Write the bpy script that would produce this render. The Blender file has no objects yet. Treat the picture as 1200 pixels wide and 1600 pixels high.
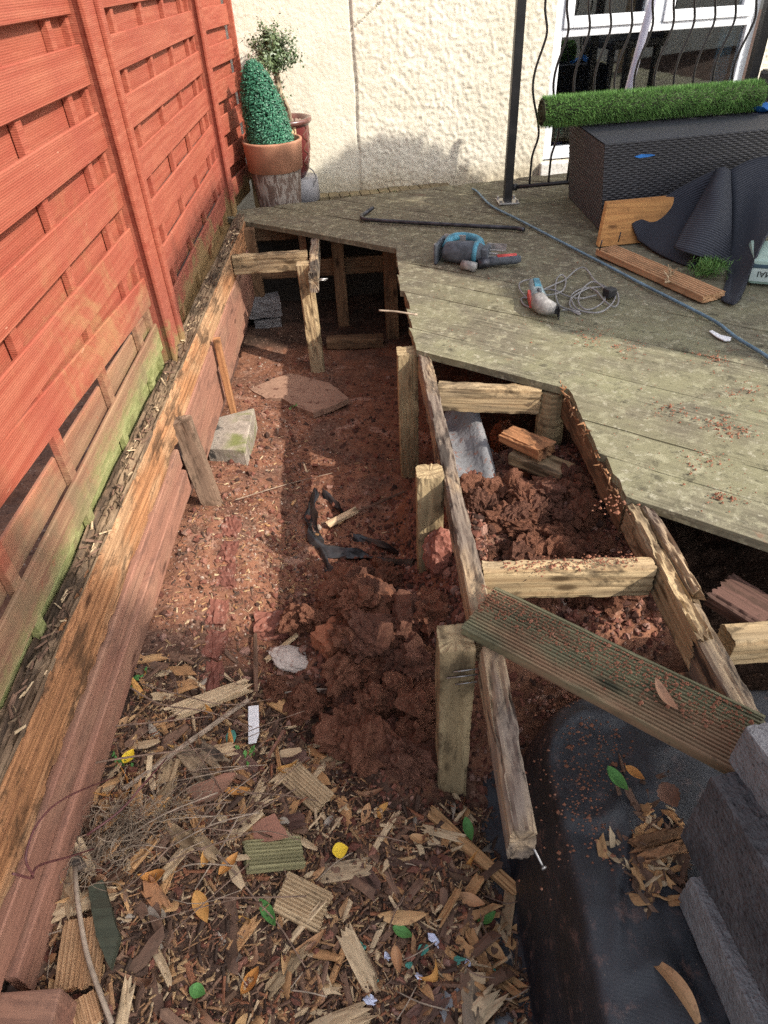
import bpy, bmesh, math, random
import numpy as np
from mathutils import Matrix, Vector
random.seed(7); rng = np.random.default_rng(11)
S = bpy.context.scene; COL = S.collection
# ------------------------------------------------------------------ camera, sky, sun, exposure
H = 1.11; F = 1039.0                      # lens height above the deck, focal length in pixels of a 1200x1600 picture
_V = np.array([71., 1260., F]); _V /= np.linalg.norm(_V)
_F = np.array([-73., -853., F]); _F /= np.linalg.norm(_F); _F = _F - _V*(_F@_V); _F /= np.linalg.norm(_F)
CM = np.array([np.cross(_F, -_V), _F, -_V])      # world = CM @ (right, down, forward)
cam = bpy.data.cameras.new('camera'); co = bpy.data.objects.new('camera', cam); COL.objects.link(co)
cam.sensor_fit = 'VERTICAL'; cam.sensor_height = 24; cam.sensor_width = 18; cam.lens = 24*F/1600
cam.clip_start = .02; cam.clip_end = 300
_R = Matrix([[CM[i][0], -CM[i][1], -CM[i][2]] for i in range(3)]).to_4x4()
co.matrix_world = Matrix.Translation((0, 0, H)) @ _R
S.camera = co
SUN = Vector((1, -.6, .93)).normalized()
el = math.asin(SUN.z); az = math.atan2(SUN.x, SUN.y)
W = bpy.data.worlds.new('World'); S.world = W; W.use_nodes = True
_n = W.node_tree.nodes; _bg = _n['Background']; _s = _n.new('ShaderNodeTexSky')
_s.sky_type = 'NISHITA'; _s.sun_disc = False; _s.sun_elevation = el; _s.sun_rotation = az
_s.air_density = 1.0; _s.dust_density = 2.5
_hs = _n.new('ShaderNodeHueSaturation'); _hs.inputs['Saturation'].default_value = .42; _hs.inputs['Value'].default_value = 1.0
W.node_tree.links.new(_s.outputs[0], _hs.inputs['Color']); W.node_tree.links.new(_hs.outputs[0], _bg.inputs[0]); _bg.inputs[1].default_value = .15
sl = bpy.data.lights.new('sun', 'SUN'); so = bpy.data.objects.new('sun', sl); COL.objects.link(so)
sl.energy = 2.7; sl.angle = math.radians(.6); sl.color = (1, .93, .82)
so.rotation_euler = SUN.to_track_quat('Z', 'Y').to_euler()
S.view_settings.view_transform = 'Standard'; S.view_settings.look = 'None'
S.view_settings.exposure = 1.22; S.view_settings.gamma = 1
S.cycles.max_bounces = 6; S.cycles.diffuse_bounces = 3; S.cycles.use_denoising = False; S.cycles.use_adaptive_sampling = False; S.cycles.sampling_pattern = 'BLUE_NOISE'

# ------------------------------------------------------------------ picture -> place
def ray(p): return CM @ np.array([p[0]-600., p[1]-800., F])
O3 = np.array([0, 0, H])
def onz(p, z): d = ray(p); return Vector(O3 + d*((z-H)/d[2]))
def onx(p, x): d = ray(p); return Vector(O3 + d*(x/d[0]))
def ony(p, y): d = ray(p); return Vector(O3 + d*(y/d[1]))
def onpl(p, p0, n):
    d = ray(p); n = np.array(n, float); return Vector(O3 + d*((np.array(p0)-O3) @ n/(d @ n)))

# ------------------------------------------------------------------ numpy noise
def _h(i, j, k, s):
    n = (i*374761393 + j*668265263 + k*1274126177 + s*974634541) & 0x7fffffff
    n = ((n ^ (n >> 13))*1274126177) & 0x7fffffff
    return ((n ^ (n >> 16)) & 0xffff)/65535.
def vnoise(x, y, z=0., s=0):
    x, y, z = np.broadcast_arrays(np.asarray(x, float), np.asarray(y, float), np.asarray(z, float))
    i, j, k = np.floor(x).astype(np.int64), np.floor(y).astype(np.int64), np.floor(z).astype(np.int64)
    u, v, w = x-i, y-j, z-k
    u = u*u*(3-2*u); v = v*v*(3-2*v); w = w*w*(3-2*w)
    def L(a, b, t): return a+(b-a)*t
    return L(L(L(_h(i, j, k, s), _h(i+1, j, k, s), u), L(_h(i, j+1, k, s), _h(i+1, j+1, k, s), u), v),
             L(L(_h(i, j, k+1, s), _h(i+1, j, k+1, s), u), L(_h(i, j+1, k+1, s), _h(i+1, j+1, k+1, s), u), v), w)*2-1
def fbm(x, y, z=0., o=4, s=0):
    a = 0; amp = .5; f = 1.
    for q in range(o): a = a+amp*vnoise(np.asarray(x)*f, np.asarray(y)*f, np.asarray(z)*f, s+q); amp *= .5; f *= 2.03
    return a
def sst(a, b, x): t = np.clip((np.asarray(x, float)-a)/(b-a), 0, 1); return t*t*(3-2*t)
def gau(x, y, cx, cy, rx, ry): return np.exp(-((x-cx)/rx)**2-((y-cy)/ry)**2)

# ------------------------------------------------------------------ node helper
class NT:
    def __init__(s, name, rough=.85, spec=.25):
        s.m = bpy.data.materials.new(name); s.m.use_nodes = True; s.t = s.m.node_tree; s.b = s.t.nodes['Principled BSDF']
        s.b.inputs['Roughness'].default_value = rough; s.b.inputs['Specular IOR Level'].default_value = spec
    def n(s, t, **k):
        x = s.t.nodes.new('ShaderNode'+t)
        for a, b in k.items(): setattr(x, a, b)
        return x
    def l(s, a, b): s.t.links.new(a, b)
    def put(s, sock, v):
        if hasattr(v, 'is_output') or isinstance(v, bpy.types.NodeSocket): s.l(v, sock)
        else: sock.default_value = (tuple(v)+(1,))[:4] if (isinstance(v, (tuple, list)) and sock.type == 'RGBA') else v
    def obj(s): return s.n('TexCoord').outputs['Object']
    def pos(s): return s.n('NewGeometry').outputs['Position']
    def robj(s):      # object coordinates shifted per object so copies differ
        r = s.n('ObjectInfo').outputs['Random']; c = s.n('CombineXYZ')
        mu = s.math('MULTIPLY', r, 37.); [s.l(mu, c.inputs[i]) for i in range(3)]
        a = s.n('VectorMath', operation='ADD'); s.l(s.obj(), a.inputs[0]); s.l(c.outputs[0], a.inputs[1]); return a.outputs[0]
    def map(s, v, sc, rot=(0, 0, 0)):
        m = s.n('Mapping'); s.l(v, m.inputs[0]); m.inputs['Scale'].default_value = sc; m.inputs['Rotation'].default_value = rot; return m.outputs[0]
    def noise(s, v, sc=5., det=4., rough=.55, dist=0.):
        x = s.n('TexNoise'); s.l(v, x.inputs['Vector'])
        for k, a in (('Scale', sc), ('Detail', det), ('Roughness', rough), ('Distortion', dist)): x.inputs[k].default_value = a
        return x.outputs['Fac']
    def vor(s, v, sc=5., feat='F1', out='Distance'):
        x = s.n('TexVoronoi', feature=feat); s.l(v, x.inputs['Vector']); x.inputs['Scale'].default_value = sc; return x.outputs[out]
    def wave(s, v, sc=5., dist=0., dirn='X', det=2., dsc=1.):
        x = s.n('TexWave', bands_direction=dirn); s.l(v, x.inputs['Vector'])
        for k, a in (('Scale', sc), ('Distortion', dist), ('Detail', det), ('Detail Scale', dsc)): x.inputs[k].default_value = a
        return x.outputs['Fac']
    def math(s, op, a, b=0., c=0., clamp=False):
        x = s.n('Math', operation=op, use_clamp=clamp)
        for i, v in enumerate((a, b, c)): s.put(x.inputs[i], v)
        return x.outputs[0]
    def rng(s, v, a, b, c=0., d=1.):
        x = s.n('MapRange', interpolation_type='SMOOTHSTEP'); s.put(x.inputs[0], v)
        for i, q in enumerate((a, b, c, d)): x.inputs[i+1].default_value = q
        return x.outputs[0]
    def mix(s, f, a, b, mode='MIX'):
        x = s.n('Mix', data_type='RGBA', blend_type=mode); s.put(x.inputs[0], f); s.put(x.inputs[6], a); s.put(x.inputs[7], b); return x.outputs[2]
    def sep(s, v): x = s.n('SeparateXYZ'); s.l(v, x.inputs[0]); return x.outputs
    def bump(s, h, st=.3, d=.01, base=None):
        x = s.n('Bump'); x.inputs['Strength'].default_value = st; x.inputs['Distance'].default_value = d; s.l(h, x.inputs['Height'])
        if base is not None: s.l(base, x.inputs['Normal'])
        return x.outputs[0]
    def out(s, col=None, nrm=None, rough=None):
        if col is not None: s.put(s.b.inputs['Base Color'], col)
        if nrm is not None: s.l(nrm, s.b.inputs['Normal'])
        if rough is not None: s.put(s.b.inputs['Roughness'], rough)
        return s.m

def m_wood(name, light, dark, stain=(.03, .02, .012), st=.5, grain=1., rough=.8, extra=None, ex=0., bump=.5):
    t = NT(name, rough); v = t.robj()
    g = t.noise(t.map(v, (2.5, 70*grain, 70*grain)), 1., 5., .6)
    r = t.wave(t.map(v, (.35, 6*grain, 6*grain)), 2.2, 7., 'Z', 3., 1.2)
    b = t.noise(t.map(v, (1.5, 5, 5)), 1.6, 4., .6, .4)
    md_ = tuple(.5*a+.5*b for a, b in zip(light, dark)); c = t.mix(t.rng(g, .3, .7), md_, light)
    c = t.mix(t.math('MULTIPLY', t.rng(r, .55, 1.), .6), c, dark)
    c = t.mix(t.math('MULTIPLY', t.rng(b, .35, .75), .35), c, tuple(q*.55 for q in light))
    if extra: c = t.mix(t.math('MULTIPLY', t.rng(t.noise(t.map(v, (2, 6, 6)), 1.3, 5.), .45, .62), ex), c, extra)
    s = t.noise(t.map(v, (5, 13, 13)), 1., 7., .7, .6)
    c = t.mix(t.math('MULTIPLY', t.rng(s, .49, .62), st), c, stain)
    ck = t.noise(t.map(v, (1.0, 130, 130)), 1., 3., .6); c = t.mix(t.rng(ck, .66, .73, 0, .8), c, stain); dt = t.noise(v, 55., 6., .75); c = t.mix(t.rng(dt, .56, .7, 0, .55), c, stain)
    k = t.vor(t.map(v, (3.2, 9, 9)), 1.2)
    c = t.mix(t.rng(k, .16, .05), c, tuple(q*.4 for q in dark))
    fl = t.noise(v, 160., 2.); c = t.mix(t.rng(fl, .68, .75, 0, .5), c, stain)
    h = t.math('ADD', g, t.math('MULTIPLY', s, .8))
    return t.out(c, t.bump(h, bump, .004))
def m_plain(name, c, rough=.6, spec=.4, var=.25, sc=18., metal=0., bump=.15):
    t = NT(name, rough, spec); v = t.robj(); n = t.noise(v, sc, 5., .6)
    t.b.inputs['Metallic'].default_value = metal
    return t.out(t.mix(t.rng(n, .3, .72), tuple(q*(1-var) for q in c), tuple(min(1, q*(1+var)) for q in c)), t.bump(n, bump, .003))
def m_speck(name, a, b, c, sc=60., rough=.92, bump=.7, bd=.004):       # stone, concrete: two tones with holes and specks
    t = NT(name, rough, .15); v = t.robj()
    n = t.noise(v, sc*.12, 5., .65); f = t.noise(v, sc, 4., .7); w = t.vor(v, sc*1.6)
    col = t.mix(t.rng(n, .3, .7), a, b); col = t.mix(t.rng(f, .55, .7), col, c); col = t.mix(t.rng(w, .22, .08, 0, .6), col, tuple(q*.35 for q in a))
    return t.out(col, t.bump(t.math('ADD', f, t.math('MULTIPLY', w, .6)), bump, bd))

# ------------------------------------------------------------------ mesh helpers
def mesh(name, V, Fc, mats, smooth=False, fm=None):
    me = bpy.data.meshes.new(name)
    me.from_pydata([tuple(v) for v in V], [], [tuple(f) for f in Fc]); me.update()
    for m in (mats if isinstance(mats, (list, tuple)) else [mats]): me.materials.append(m)
    if fm is not None: me.polygons.foreach_set('material_index', np.asarray(fm, np.int32))
    if smooth: me.polygons.foreach_set('use_smooth', np.ones(len(me.polygons), bool))
    return me
WM = {}
def link(name, me, mat4=None, parent=None):
    o = bpy.data.objects.new(name, me); COL.objects.link(o)
    mw = mat4 if mat4 is not None else Matrix.Identity(4)
    if parent is not None:
        o.parent = parent; o.matrix_basis = WM[parent.name].inverted() @ mw
    else: o.matrix_basis = mw
    WM[o.name] = mw.copy(); return o
def empty(name, loc):
    return link(name, None, Matrix.Translation(Vector(loc)))
def tag(o, label, cat, group=None, kind=None):
    if label: o['label'] = label
    if cat: o['category'] = cat
    if group: o['group'] = group
    if kind: o['kind'] = kind
    return o
class MB:
    def __init__(s): s.V = []; s.F = []; s.M = []
    def add(s, V, Fc, mi=0):
        b = len(s.V); s.V += [tuple(v) for v in V]; s.F += [tuple(i+b for i in f) for f in Fc]; s.M += [mi]*len(Fc); return s
    def box(s, lo, hi, mi=0, mat=None):
        x0, y0, z0 = lo; x1, y1, z1 = hi
        V = [Vector(v) for v in ((x0, y0, z0), (x1, y0, z0), (x1, y1, z0), (x0, y1, z0), (x0, y0, z1), (x1, y0, z1), (x1, y1, z1), (x0, y1, z1))]
        if mat is not None: V = [mat @ v for v in V]
        return s.add(V, ((3, 2, 1, 0), (4, 5, 6, 7), (0, 1, 5, 4), (1, 2, 6, 5), (2, 3, 7, 6), (3, 0, 4, 7)), mi)
    def tube(s, P, R, n=8, mi=0, cap=True):
        P = [Vector(p) for p in P]; R = R if isinstance(R, (list, tuple)) else [R]*len(P)
        V = []; Fc = []; t0 = (P[1]-P[0]).normalized(); u = t0.orthogonal().normalized()
        for i, p in enumerate(P):
            t = (P[min(i+1, len(P)-1)]-P[max(i-1, 0)]).normalized()
            u = (u-t*u.dot(t)).normalized(); w = t.cross(u)
            V += [p+(u*math.cos(a)+w*math.sin(a))*R[i] for a in (2*math.pi*k/n for k in range(n))]
        for i in range(len(P)-1):
            Fc += [(i*n+k, i*n+(k+1) % n, (i+1)*n+(k+1) % n, (i+1)*n+k) for k in range(n)]
        if cap: Fc += [tuple(range(n-1, -1, -1)), tuple(range((len(P)-1)*n, len(P)*n))]
        return s.add(V, Fc, mi)
    def lathe(s, prof, n=40, mi=0, mat=None):
        V = []; Fc = []
        for r, z in prof: V += [Vector((r*math.cos(2*math.pi*k/n), r*math.sin(2*math.pi*k/n), z)) for k in range(n)]
        if mat is not None: V = [mat @ v for v in V]
        for i in range(len(prof)-1): Fc += [(i*n+k, i*n+(k+1) % n, (i+1)*n+(k+1) % n, (i+1)*n+k) for k in range(n)]
        return s.add(V, Fc, mi)
    def build(s, name, mats, parent=None, mat4=None, smooth=False, bevel=0.):
        me = mesh(name, s.V, s.F, mats, smooth, s.M)
        if bevel:
            bm = bmesh.new(); bm.from_mesh(me)
            bmesh.ops.bevel(bm, geom=list(bm.edges), offset=bevel, segments=2, affect='EDGES', profile=.6, clamp_overlap=True)
            bm.to_mesh(me); bm.free()
        return link(name, me, mat4, parent)
def smooth_path(P, k=6):                  # Catmull-Rom
    P = [Vector(p) for p in P]; Q = [P[0]*2-P[1]]+P+[P[-1]*2-P[-2]]; out = []
    for i in range(1, len(Q)-2):
        a, b, c, d = Q[i-1:i+3]
        for j in range(k):
            t = j/k; out.append(.5*((2*b)+(c-a)*t+(2*a-5*b+4*c-d)*t*t+(3*b-a-3*c+d)*t**3))
    return out+[P[-1]]
_seed = [0]
def section(Wd, Hg, step=.008, groove=0., pitch=.0085, round_=.003):
    """points round a timber's cross-section (y, z, is_top)"""
    a, b = Wd/2, Hg/2; P = []
    ny = max(3, int(Wd/step)); nz = max(3, int(Hg/step))
    if groove:
        n = int(Wd/pitch); q = Wd/n; P.append((-a, b-.003, 1))
        for i in range(n):
            y = -a+i*q
            P += [(y+.1*q, b, 1), (y+.5*q, b, 1), (y+.58*q, b-groove, 1), (y+.96*q, b-groove, 1)]
        P.append((a, b-.003, 1))
    else: P += [(-a+round_+(Wd-2*round_)*i/ny, b, 1) for i in range(ny+1)]
    P += [(a, b-round_-(Hg-2*round_)*i/nz, 0) for i in range(nz+1)]
    P += [(a-round_-(Wd-2*round_)*i/ny, -b, 0) for i in range(ny+1)]
    P += [(-a, -b+round_+(Hg-2*round_)*i/nz, 0) for i in range(nz+1)]
    return P
def beam_mesh(name, L, Wd, Hg, mat, wear=.0015, rot=0., rag=(.002, .002), groove=0., step=.006, xs=.01, bow=0., pitch=.0085):
    _seed[0] += 17; sd = _seed[0]
    P = np.array(section(Wd, Hg, step, groove, pitch)); n = len(P); m = max(4, int(L/xs)); X = np.linspace(-L/2, L/2, m+1)
    y = np.tile(P[:, 0], (m+1, 1)); z = np.tile(P[:, 1], (m+1, 1)); top = np.tile(P[:, 2], (m+1, 1)); x = np.repeat(X[:, None], n, 1)
    rr = np.sqrt((y/Wd*2)**2+(z/Hg*2)**2)
    d = wear*(fbm(x*5, y*90, z*90, 3, sd)-.25)*1.1
    e = np.clip(np.minimum(np.abs(y)/(Wd/2), np.abs(z)/(Hg/2))-.75, 0, .25)*4          # arrises wear more
    d = d-e*wear*1.3*(.3+np.clip(fbm(x*24, y*0, z*0+sd, 4, sd+3), -.1, 1)*3)
    y2 = y*(1+d/(Wd/2)); z2 = z*(1+d/(Hg/2))
    if rot: z2 = z2-top*rot*np.clip(fbm(x*16, y*150, 0, 5, sd+5)+.12, 0, 1)*1.3
    z2 = z2+bow*(1-(2*x/L)**2)
    r0 = rag[0]*(1+fbm(y*230, z*230, 1.3, 4, sd+8)*2.2); r1 = rag[1]*(1+fbm(y*230, z*230, 7.7, 4, sd+9)*2.2)
    f0 = sst(-L/2+max(3*rag[0], .01), -L/2, x); f1 = sst(L/2-max(3*rag[1], .01), L/2, x)
    x2 = x+f0*r0-f1*r1
    V = np.stack([x2, y2, z2], -1).reshape(-1, 3).tolist()
    Fc = [(i*n+k, (i+1)*n+k, (i+1)*n+(k+1) % n, i*n+(k+1) % n) for i in range(m) for k in range(n)]
    c0 = len(V); V.append((float(x2[0].max()), 0, 0)); V.append((float(x2[-1].min()), 0, 0))
    Fc += [(c0, k, (k+1) % n) for k in range(n)]; b = m*n; Fc += [(c0+1, b+(k+1) % n, b+k) for k in range(n)]
    return mesh(name, V, Fc, mat)
def frame_mat(p0, p1, up=(0, 0, 1)):
    p0, p1 = Vector(p0), Vector(p1); X = (p1-p0).normalized(); U = Vector(up); Z = (U-X*U.dot(X)).normalized(); Y = Z.cross(X)
    m = Matrix((X, Y, Z)).transposed().to_4x4(); m.translation = (p0+p1)/2; return m
def beam(name, p0, p1, Wd, Hg, mat, parent=None, up=(0, 0, 1), ctr=False, **k):
    """timber whose top face's centre line runs p0 -> p1 (ctr: whose axis does)"""
    m = frame_mat(p0, p1, up)
    if not ctr: m = m @ Matrix.Translation((0, 0, -Hg/2))
    return link(name, beam_mesh(name, (Vector(p1)-Vector(p0)).length, Wd, Hg, mat, **k), m, parent)
def post(name, x, y, z0, z1, a, b, mat, parent=None, lean=(0, 0), **k):
    return beam(name, (x+lean[0], y+lean[1], z1), (x, y, z0), a, b, mat, parent, up=(0, -1, 0), ctr=True, **k)
def prism(name, pts, thick, mat, parent=None, groove=None, jag=0., tilt=0.):
    """flat piece with the given top outline (world points), thick downwards; its own local frame at the outline's centre"""
    pts = [Vector(p) for p in pts]; c = sum(pts, Vector())/len(pts); _seed[0] += 5
    Q = []
    for i, p in enumerate(pts):
        q = pts[(i+1) % len(pts)]; m = max(1, int((q-p).length/.008)) if jag else 1
        for j in range(m): Q.append(p.lerp(q, j/m)-c)
    if jag:
        a = np.array([list(q) for q in Q]); d = fbm(a[:, 0]*90, a[:, 1]*90, a[:, 2]*50+_seed[0], 3)[:, None]
        Q = [Vector(q) for q in (a*(1+0*d)+d*jag*np.array([1, .8, 0]))]
    ar = sum(Q[i].x*Q[(i+1) % len(Q)].y-Q[(i+1) % len(Q)].x*Q[i].y for i in range(len(Q)))
    if ar < 0: Q = Q[::-1]
    n = len(Q); V = [q for q in Q]+[q+Vector((0, 0, -thick)) for q in Q]
    Fc = [tuple(range(n)), tuple(range(2*n-1, n-1, -1))]+[(i, i+n, (i+1) % n+n, (i+1) % n) for i in range(n)]
    return link(name, mesh(name, V, Fc, mat), Matrix.Translation(c) @ Matrix.Rotation(tilt, 4, 'X'), parent)

# ------------------------------------------------------------------ materials
WOOD = m_wood('sawn_wood', (.50, .37, .21), (.25, .16, .08), st=.75, extra=(.20, .16, .11), ex=.5)
WOODP = m_wood('post_wood', (.41, .31, .175), (.19, .13, .068), st=.6, extra=(.23, .175, .1), ex=.6)
WOODW = m_wood('weathered_joist_wood', (.41, .3, .185), (.18, .12, .075), stain=(.04, .032, .027), st=.95, extra=(.15, .12, .1), ex=.85)
WOODD = m_wood('shade_painted_timber', (.2, .12, .065), (.1, .055, .03), st=.6); SHADEW = m_wood('black_shade_timber', (.035, .026, .02), (.016, .012, .01), st=.6)  # both woods darkened to paint in the shade of the void below the deck
ROT = m_wood('rotten_orange_wood', (.42, .2, .09), (.2, .085, .04), st=.7, extra=(.4, .25, .14), ex=.7, bump=.8)
ROTTOP = m_wood('rotten_black_wood', (.16, .1, .06), (.04, .028, .022), st=.8, extra=(.4, .28, .17), ex=.45, bump=.9)
PLANK = m_wood('faded_red_plank', (.33, .16, .108), (.255, .122, .083), stain=(.09, .05, .04), st=.45, extra=(.33, .2, .13), ex=.4, bump=.3)
CHIPA = m_wood('chip_orange', (.54, .31, .14), (.28, .135, .06), st=.4)
CHIPB = m_wood('chip_pale', (.6, .45, .28), (.34, .23, .13), st=.4)
CHIPC = m_wood('chip_brown', (.2, .115, .075), (.09, .05, .035), st=.5)
OFFC = m_wood('offcut_wood', (.5, .3, .16), (.33, .17, .08), st=.3)
OFFL = m_wood('offcut_light_wood', (.47, .34, .2), (.27, .17, .09), st=.45)
GREENB = m_wood('green_stray_board', (.2, .185, .105), (.085, .085, .05), st=.35, extra=(.3, .11, .065), ex=.38)
GREENO = m_wood('green_offcut', (.3, .27, .14), (.15, .135, .07), st=.3)
DKGREEN = m_wood('dark_green_offcut', (.07, .075, .05), (.03, .035, .025), st=.4)
BARK = m_wood('bark_plank', (.16, .085, .065), (.07, .04, .03), st=.5, bump=.9)
def m_deck():
    t = NT('mossy_deck', .9, .15); v = t.robj(); w = t.pos()
    g = t.noise(t.map(v, (3, 90, 90)), 1., 5., .65); b = t.noise(w, 3.2, 6., .62, .3); f = t.noise(w, 38., 4., .7); r = t.n('ObjectInfo').outputs['Random']
    c = t.mix(t.rng(g, .3, .7), (.095, .085, .06), (.22, .198, .138))
    c = t.mix(t.math('MULTIPLY', t.rng(b, .36, .62), .8), c, (.24, .23, .135))
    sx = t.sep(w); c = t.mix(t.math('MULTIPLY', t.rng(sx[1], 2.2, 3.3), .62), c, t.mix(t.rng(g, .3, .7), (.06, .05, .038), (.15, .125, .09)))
    c = t.mix(t.math('MULTIPLY', r, .3), c, (.14, .115, .08))
    c = t.mix(t.rng(f, .56, .7, 0, .75), c, (.4, .375, .28)); c = t.mix(t.math('MULTIPLY', t.rng(t.noise(w, 17., 7., .75), .5, .64), .6), c, (.34, .32, .215)); c = t.mix(t.math('MULTIPLY', t.rng(t.noise(w, 26., 7., .78, .5), .54, .66), .75), c, (.085, .078, .05))
    c = t.mix(t.rng(t.noise(w, 9., 6., .75), .57, .68, 0, .75), c, (.055, .05, .035))
    c = t.mix(t.math('MULTIPLY', t.rng(t.noise(w, 6., 6., .7, .5), .63, .73), .45), c, (.28, .1, .06))
    wv = t.wave(t.map(v, (.15, 1, 1)), 36., .5, 'Y', 1.)
    hh = t.math('ADD', t.math('ADD', g, t.math('MULTIPLY', wv, .55)), t.math('MULTIPLY', f, .6))
    return t.out(c, t.bump(hh, .55, .005))
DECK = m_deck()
def m_fence(name, near):
    t = NT(name, .75, .25); v = t.robj(); w = t.pos(); s = t.sep(w)
    g = t.noise(t.map(w, (50, 2.0, 60)), 1., 5., .6); b = t.noise(w, 3.5, 6., .6, .3); f = t.noise(t.map(w, (60, 14, 60)), 1., 4., .7)
    c = t.mix(t.rng(g, .3, .7), (.28, .066, .037), (.36, .112, .066))
    c = t.mix(t.math('MULTIPLY', t.rng(b, .35, .7), .4), c, (.26, .05, .036))
    wn = t.math('MULTIPLY', t.math('SUBTRACT', t.noise(w, 5., 7., .72, .4), .5), 1.2)
    if near:
        zz = t.math('ADD', s[2], wn)
        y1 = t.math('MULTIPLY', t.rng(zz, .72, .3), t.rng(t.noise(w, 3.1, 7., .72, .6), .44, .6))
        y1 = t.math('MULTIPLY', y1, t.rng(s[1], .9, 1.5))
        c = t.mix(t.math('MULTIPLY', y1, .42), c, (.37, .25, .11))
        zl = t.math('ADD', t.math('ADD', s[2], t.math('MULTIPLY', wn, .16)), t.math('MULTIPLY', s[1], -.03))
        c = t.mix(t.math('MULTIPLY', t.rng(zl, .26, .1), .85), c, t.mix(t.rng(g, .3, .7), (.17, .095, .06), (.29, .19, .11)))
        c = t.mix(t.math('MULTIPLY', t.rng(t.math('ADD', zl, t.math('MULTIPLY', t.math('SUBTRACT', f, .5), .12)), .09, -.01), .85), c, t.mix(t.rng(f, .3, .7), (.15, .18, .06), (.33, .35, .15)))
        c = t.mix(t.math('MULTIPLY', t.rng(t.noise(w, 6, 5., .6), .5, .62), t.rng(s[2], .3, .16, 0, .6)), c, (.17, .12, .07))
    else:
        zl = t.math('ADD', s[2], t.math('MULTIPLY', wn, .5))
        c = t.mix(t.math('MULTIPLY', t.rng(zl, .12, .04), .8), c, (.24, .25, .09))
        c = t.mix(t.math('MULTIPLY', t.rng(zl, .42, .12), .45), c, (.22, .07, .05))
    c = t.mix(t.rng(f, .66, .76, 0, .5), c, (.62, .36, .24))
    c = t.mix(t.rng(t.noise(w, 14., 6., .7), .63, .72, 0, .55), c, (.3, .07, .04))
    rd = t.wave(w, 62., .6, 'Z', 1.)
    return t.out(c, t.bump(t.math('ADD', t.math('MULTIPLY', g, .7), t.math('MULTIPLY', rd, .22)), .45, .004))
FENCE1 = m_fence('red_fence_stain_mossy', True); FENCE2 = m_fence('red_fence_stain', False)
def m_ground():
    t = NT('ground_soil', .95, .1); w = t.pos()
    a = t.n('VertexColor', layer_name='zone').outputs['Color']; z = t.n('SeparateColor'); t.l(a, z.inputs[0]); R, G, B = z.outputs
    n = t.noise(w, 9., 6., .65, .3); f = t.noise(w, 60., 5., .7); k = t.vor(w, 95.); cc = t.vor(w, 95., out='Color')
    red = t.mix(t.rng(n, .3, .7), (.14, .062, .037), (.25, .116, .07))
    red = t.mix(t.rng(t.noise(w, 24., 6., .7), .5, .66, 0, .75), red, (.06, .03, .024)); red = t.mix(t.rng(f, .5, .75, 0, .6), red, (.3, .165, .11))
    hum_shade = t.mix(t.rng(n, .3, .7), (.032, .022, .017), (.1, .058, .041))
    hum_shade = t.mix(t.rng(f, .55, .75, 0, .7), hum_shade, (.17, .09, .05))
    dus = t.mix(t.rng(f, .35, .65), (.2, .105, .068), (.37, .25, .175))
    lg = t.noise(w, 3.3, 5., .6, .8); red = t.mix(t.math('MULTIPLY', t.rng(lg, .48, .66), .8), red, t.mix(t.rng(f, .4, .7), (.09, .05, .037), (.2, .12, .085)))
    red = t.mix(t.math('MULTIPLY', t.rng(t.noise(w, 6.1, 5., .6, .8), .57, .68), .7), red, t.mix(t.rng(f, .35, .65), (.26, .13, .09), (.42, .27, .2)))
    c = t.mix(t.rng(t.math('ADD', G, t.math('MULTIPLY', t.math('SUBTRACT', n, .5), .7)), .38, .62), red, hum_shade)
    c = t.mix(t.rng(t.math('ADD', B, t.math('MULTIPLY', t.math('SUBTRACT', f, .5), 1.2)), .5, .85), c, dus)
    pc = t.n('SeparateColor'); t.l(cc, pc.inputs[0])
    sp = t.math('MULTIPLY', t.rng(pc.outputs[0], .82, .9), t.rng(k, .42, .28))
    c = t.mix(t.math('MULTIPLY', sp, t.math('ADD', .35, t.math('MULTIPLY', R, .65))), c, t.mix(pc.outputs[1], (.2, .1, .07), (.38, .27, .2)))
    return t.out(c, t.bump(t.math('ADD', f, t.math('MULTIPLY', k, .5)), .8, .006))
GROUND = m_ground()
CLAY = m_speck('red_clay', (.165, .07, .042), (.275, .12, .073), (.35, .175, .115), 34., .92, 1., .008)
def m_isl(name, cols, rough=.92):
    t = NT(name, rough, .12); r = t.n('NewGeometry').outputs['Random Per Island']; x = t.n('ValToRGB'); t.l(r, x.inputs[0]); x.color_ramp.interpolation = 'CONSTANT'
    e = x.color_ramp.elements; e[0].color = cols[0]+(1,); e[1].position = 1/len(cols); e[1].color = cols[1]+(1,)
    for i, c in enumerate(cols[2:]): q = e.new((i+2)/len(cols)); q.color = c+(1,)
    v = t.obj(); f = t.noise(v, 120., 4., .7); return t.out(t.mix(t.rng(f, .4, .7, 0, .5), x.outputs[0], (.05, .03, .022)), t.bump(f, .7, .004))
CRUMB = m_isl('soil_crumb_mix', [(.13, .05, .036), (.2, .08, .055), (.085, .04, .03), (.26, .12, .085), (.16, .066, .046), (.06, .034, .027), (.3, .17, .13), (.18, .072, .05)])
GRIT = m_isl('gravel_mix', [(.2, .12, .09), (.32, .21, .155), (.17, .08, .06), (.26, .15, .11), (.42, .33, .26), (.22, .085, .06), (.13, .1, .085), (.3, .14, .1), (.24, .13, .1), (.12, .06, .045)])
SHRED = m_isl('shredded_litter', [(.12, .07, .045), (.3, .165, .085), (.07, .045, .034), (.42, .27, .14), (.16, .09, .06), (.09, .055, .04), (.36, .2, .1), (.22, .13, .085), (.5, .36, .22), (.06, .04, .03), (.26, .11, .06)])
CLAYB = m_speck('brown_clay', (.135, .062, .042), (.22, .102, .068), (.29, .15, .105), 34., .92, 1., .008)
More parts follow.
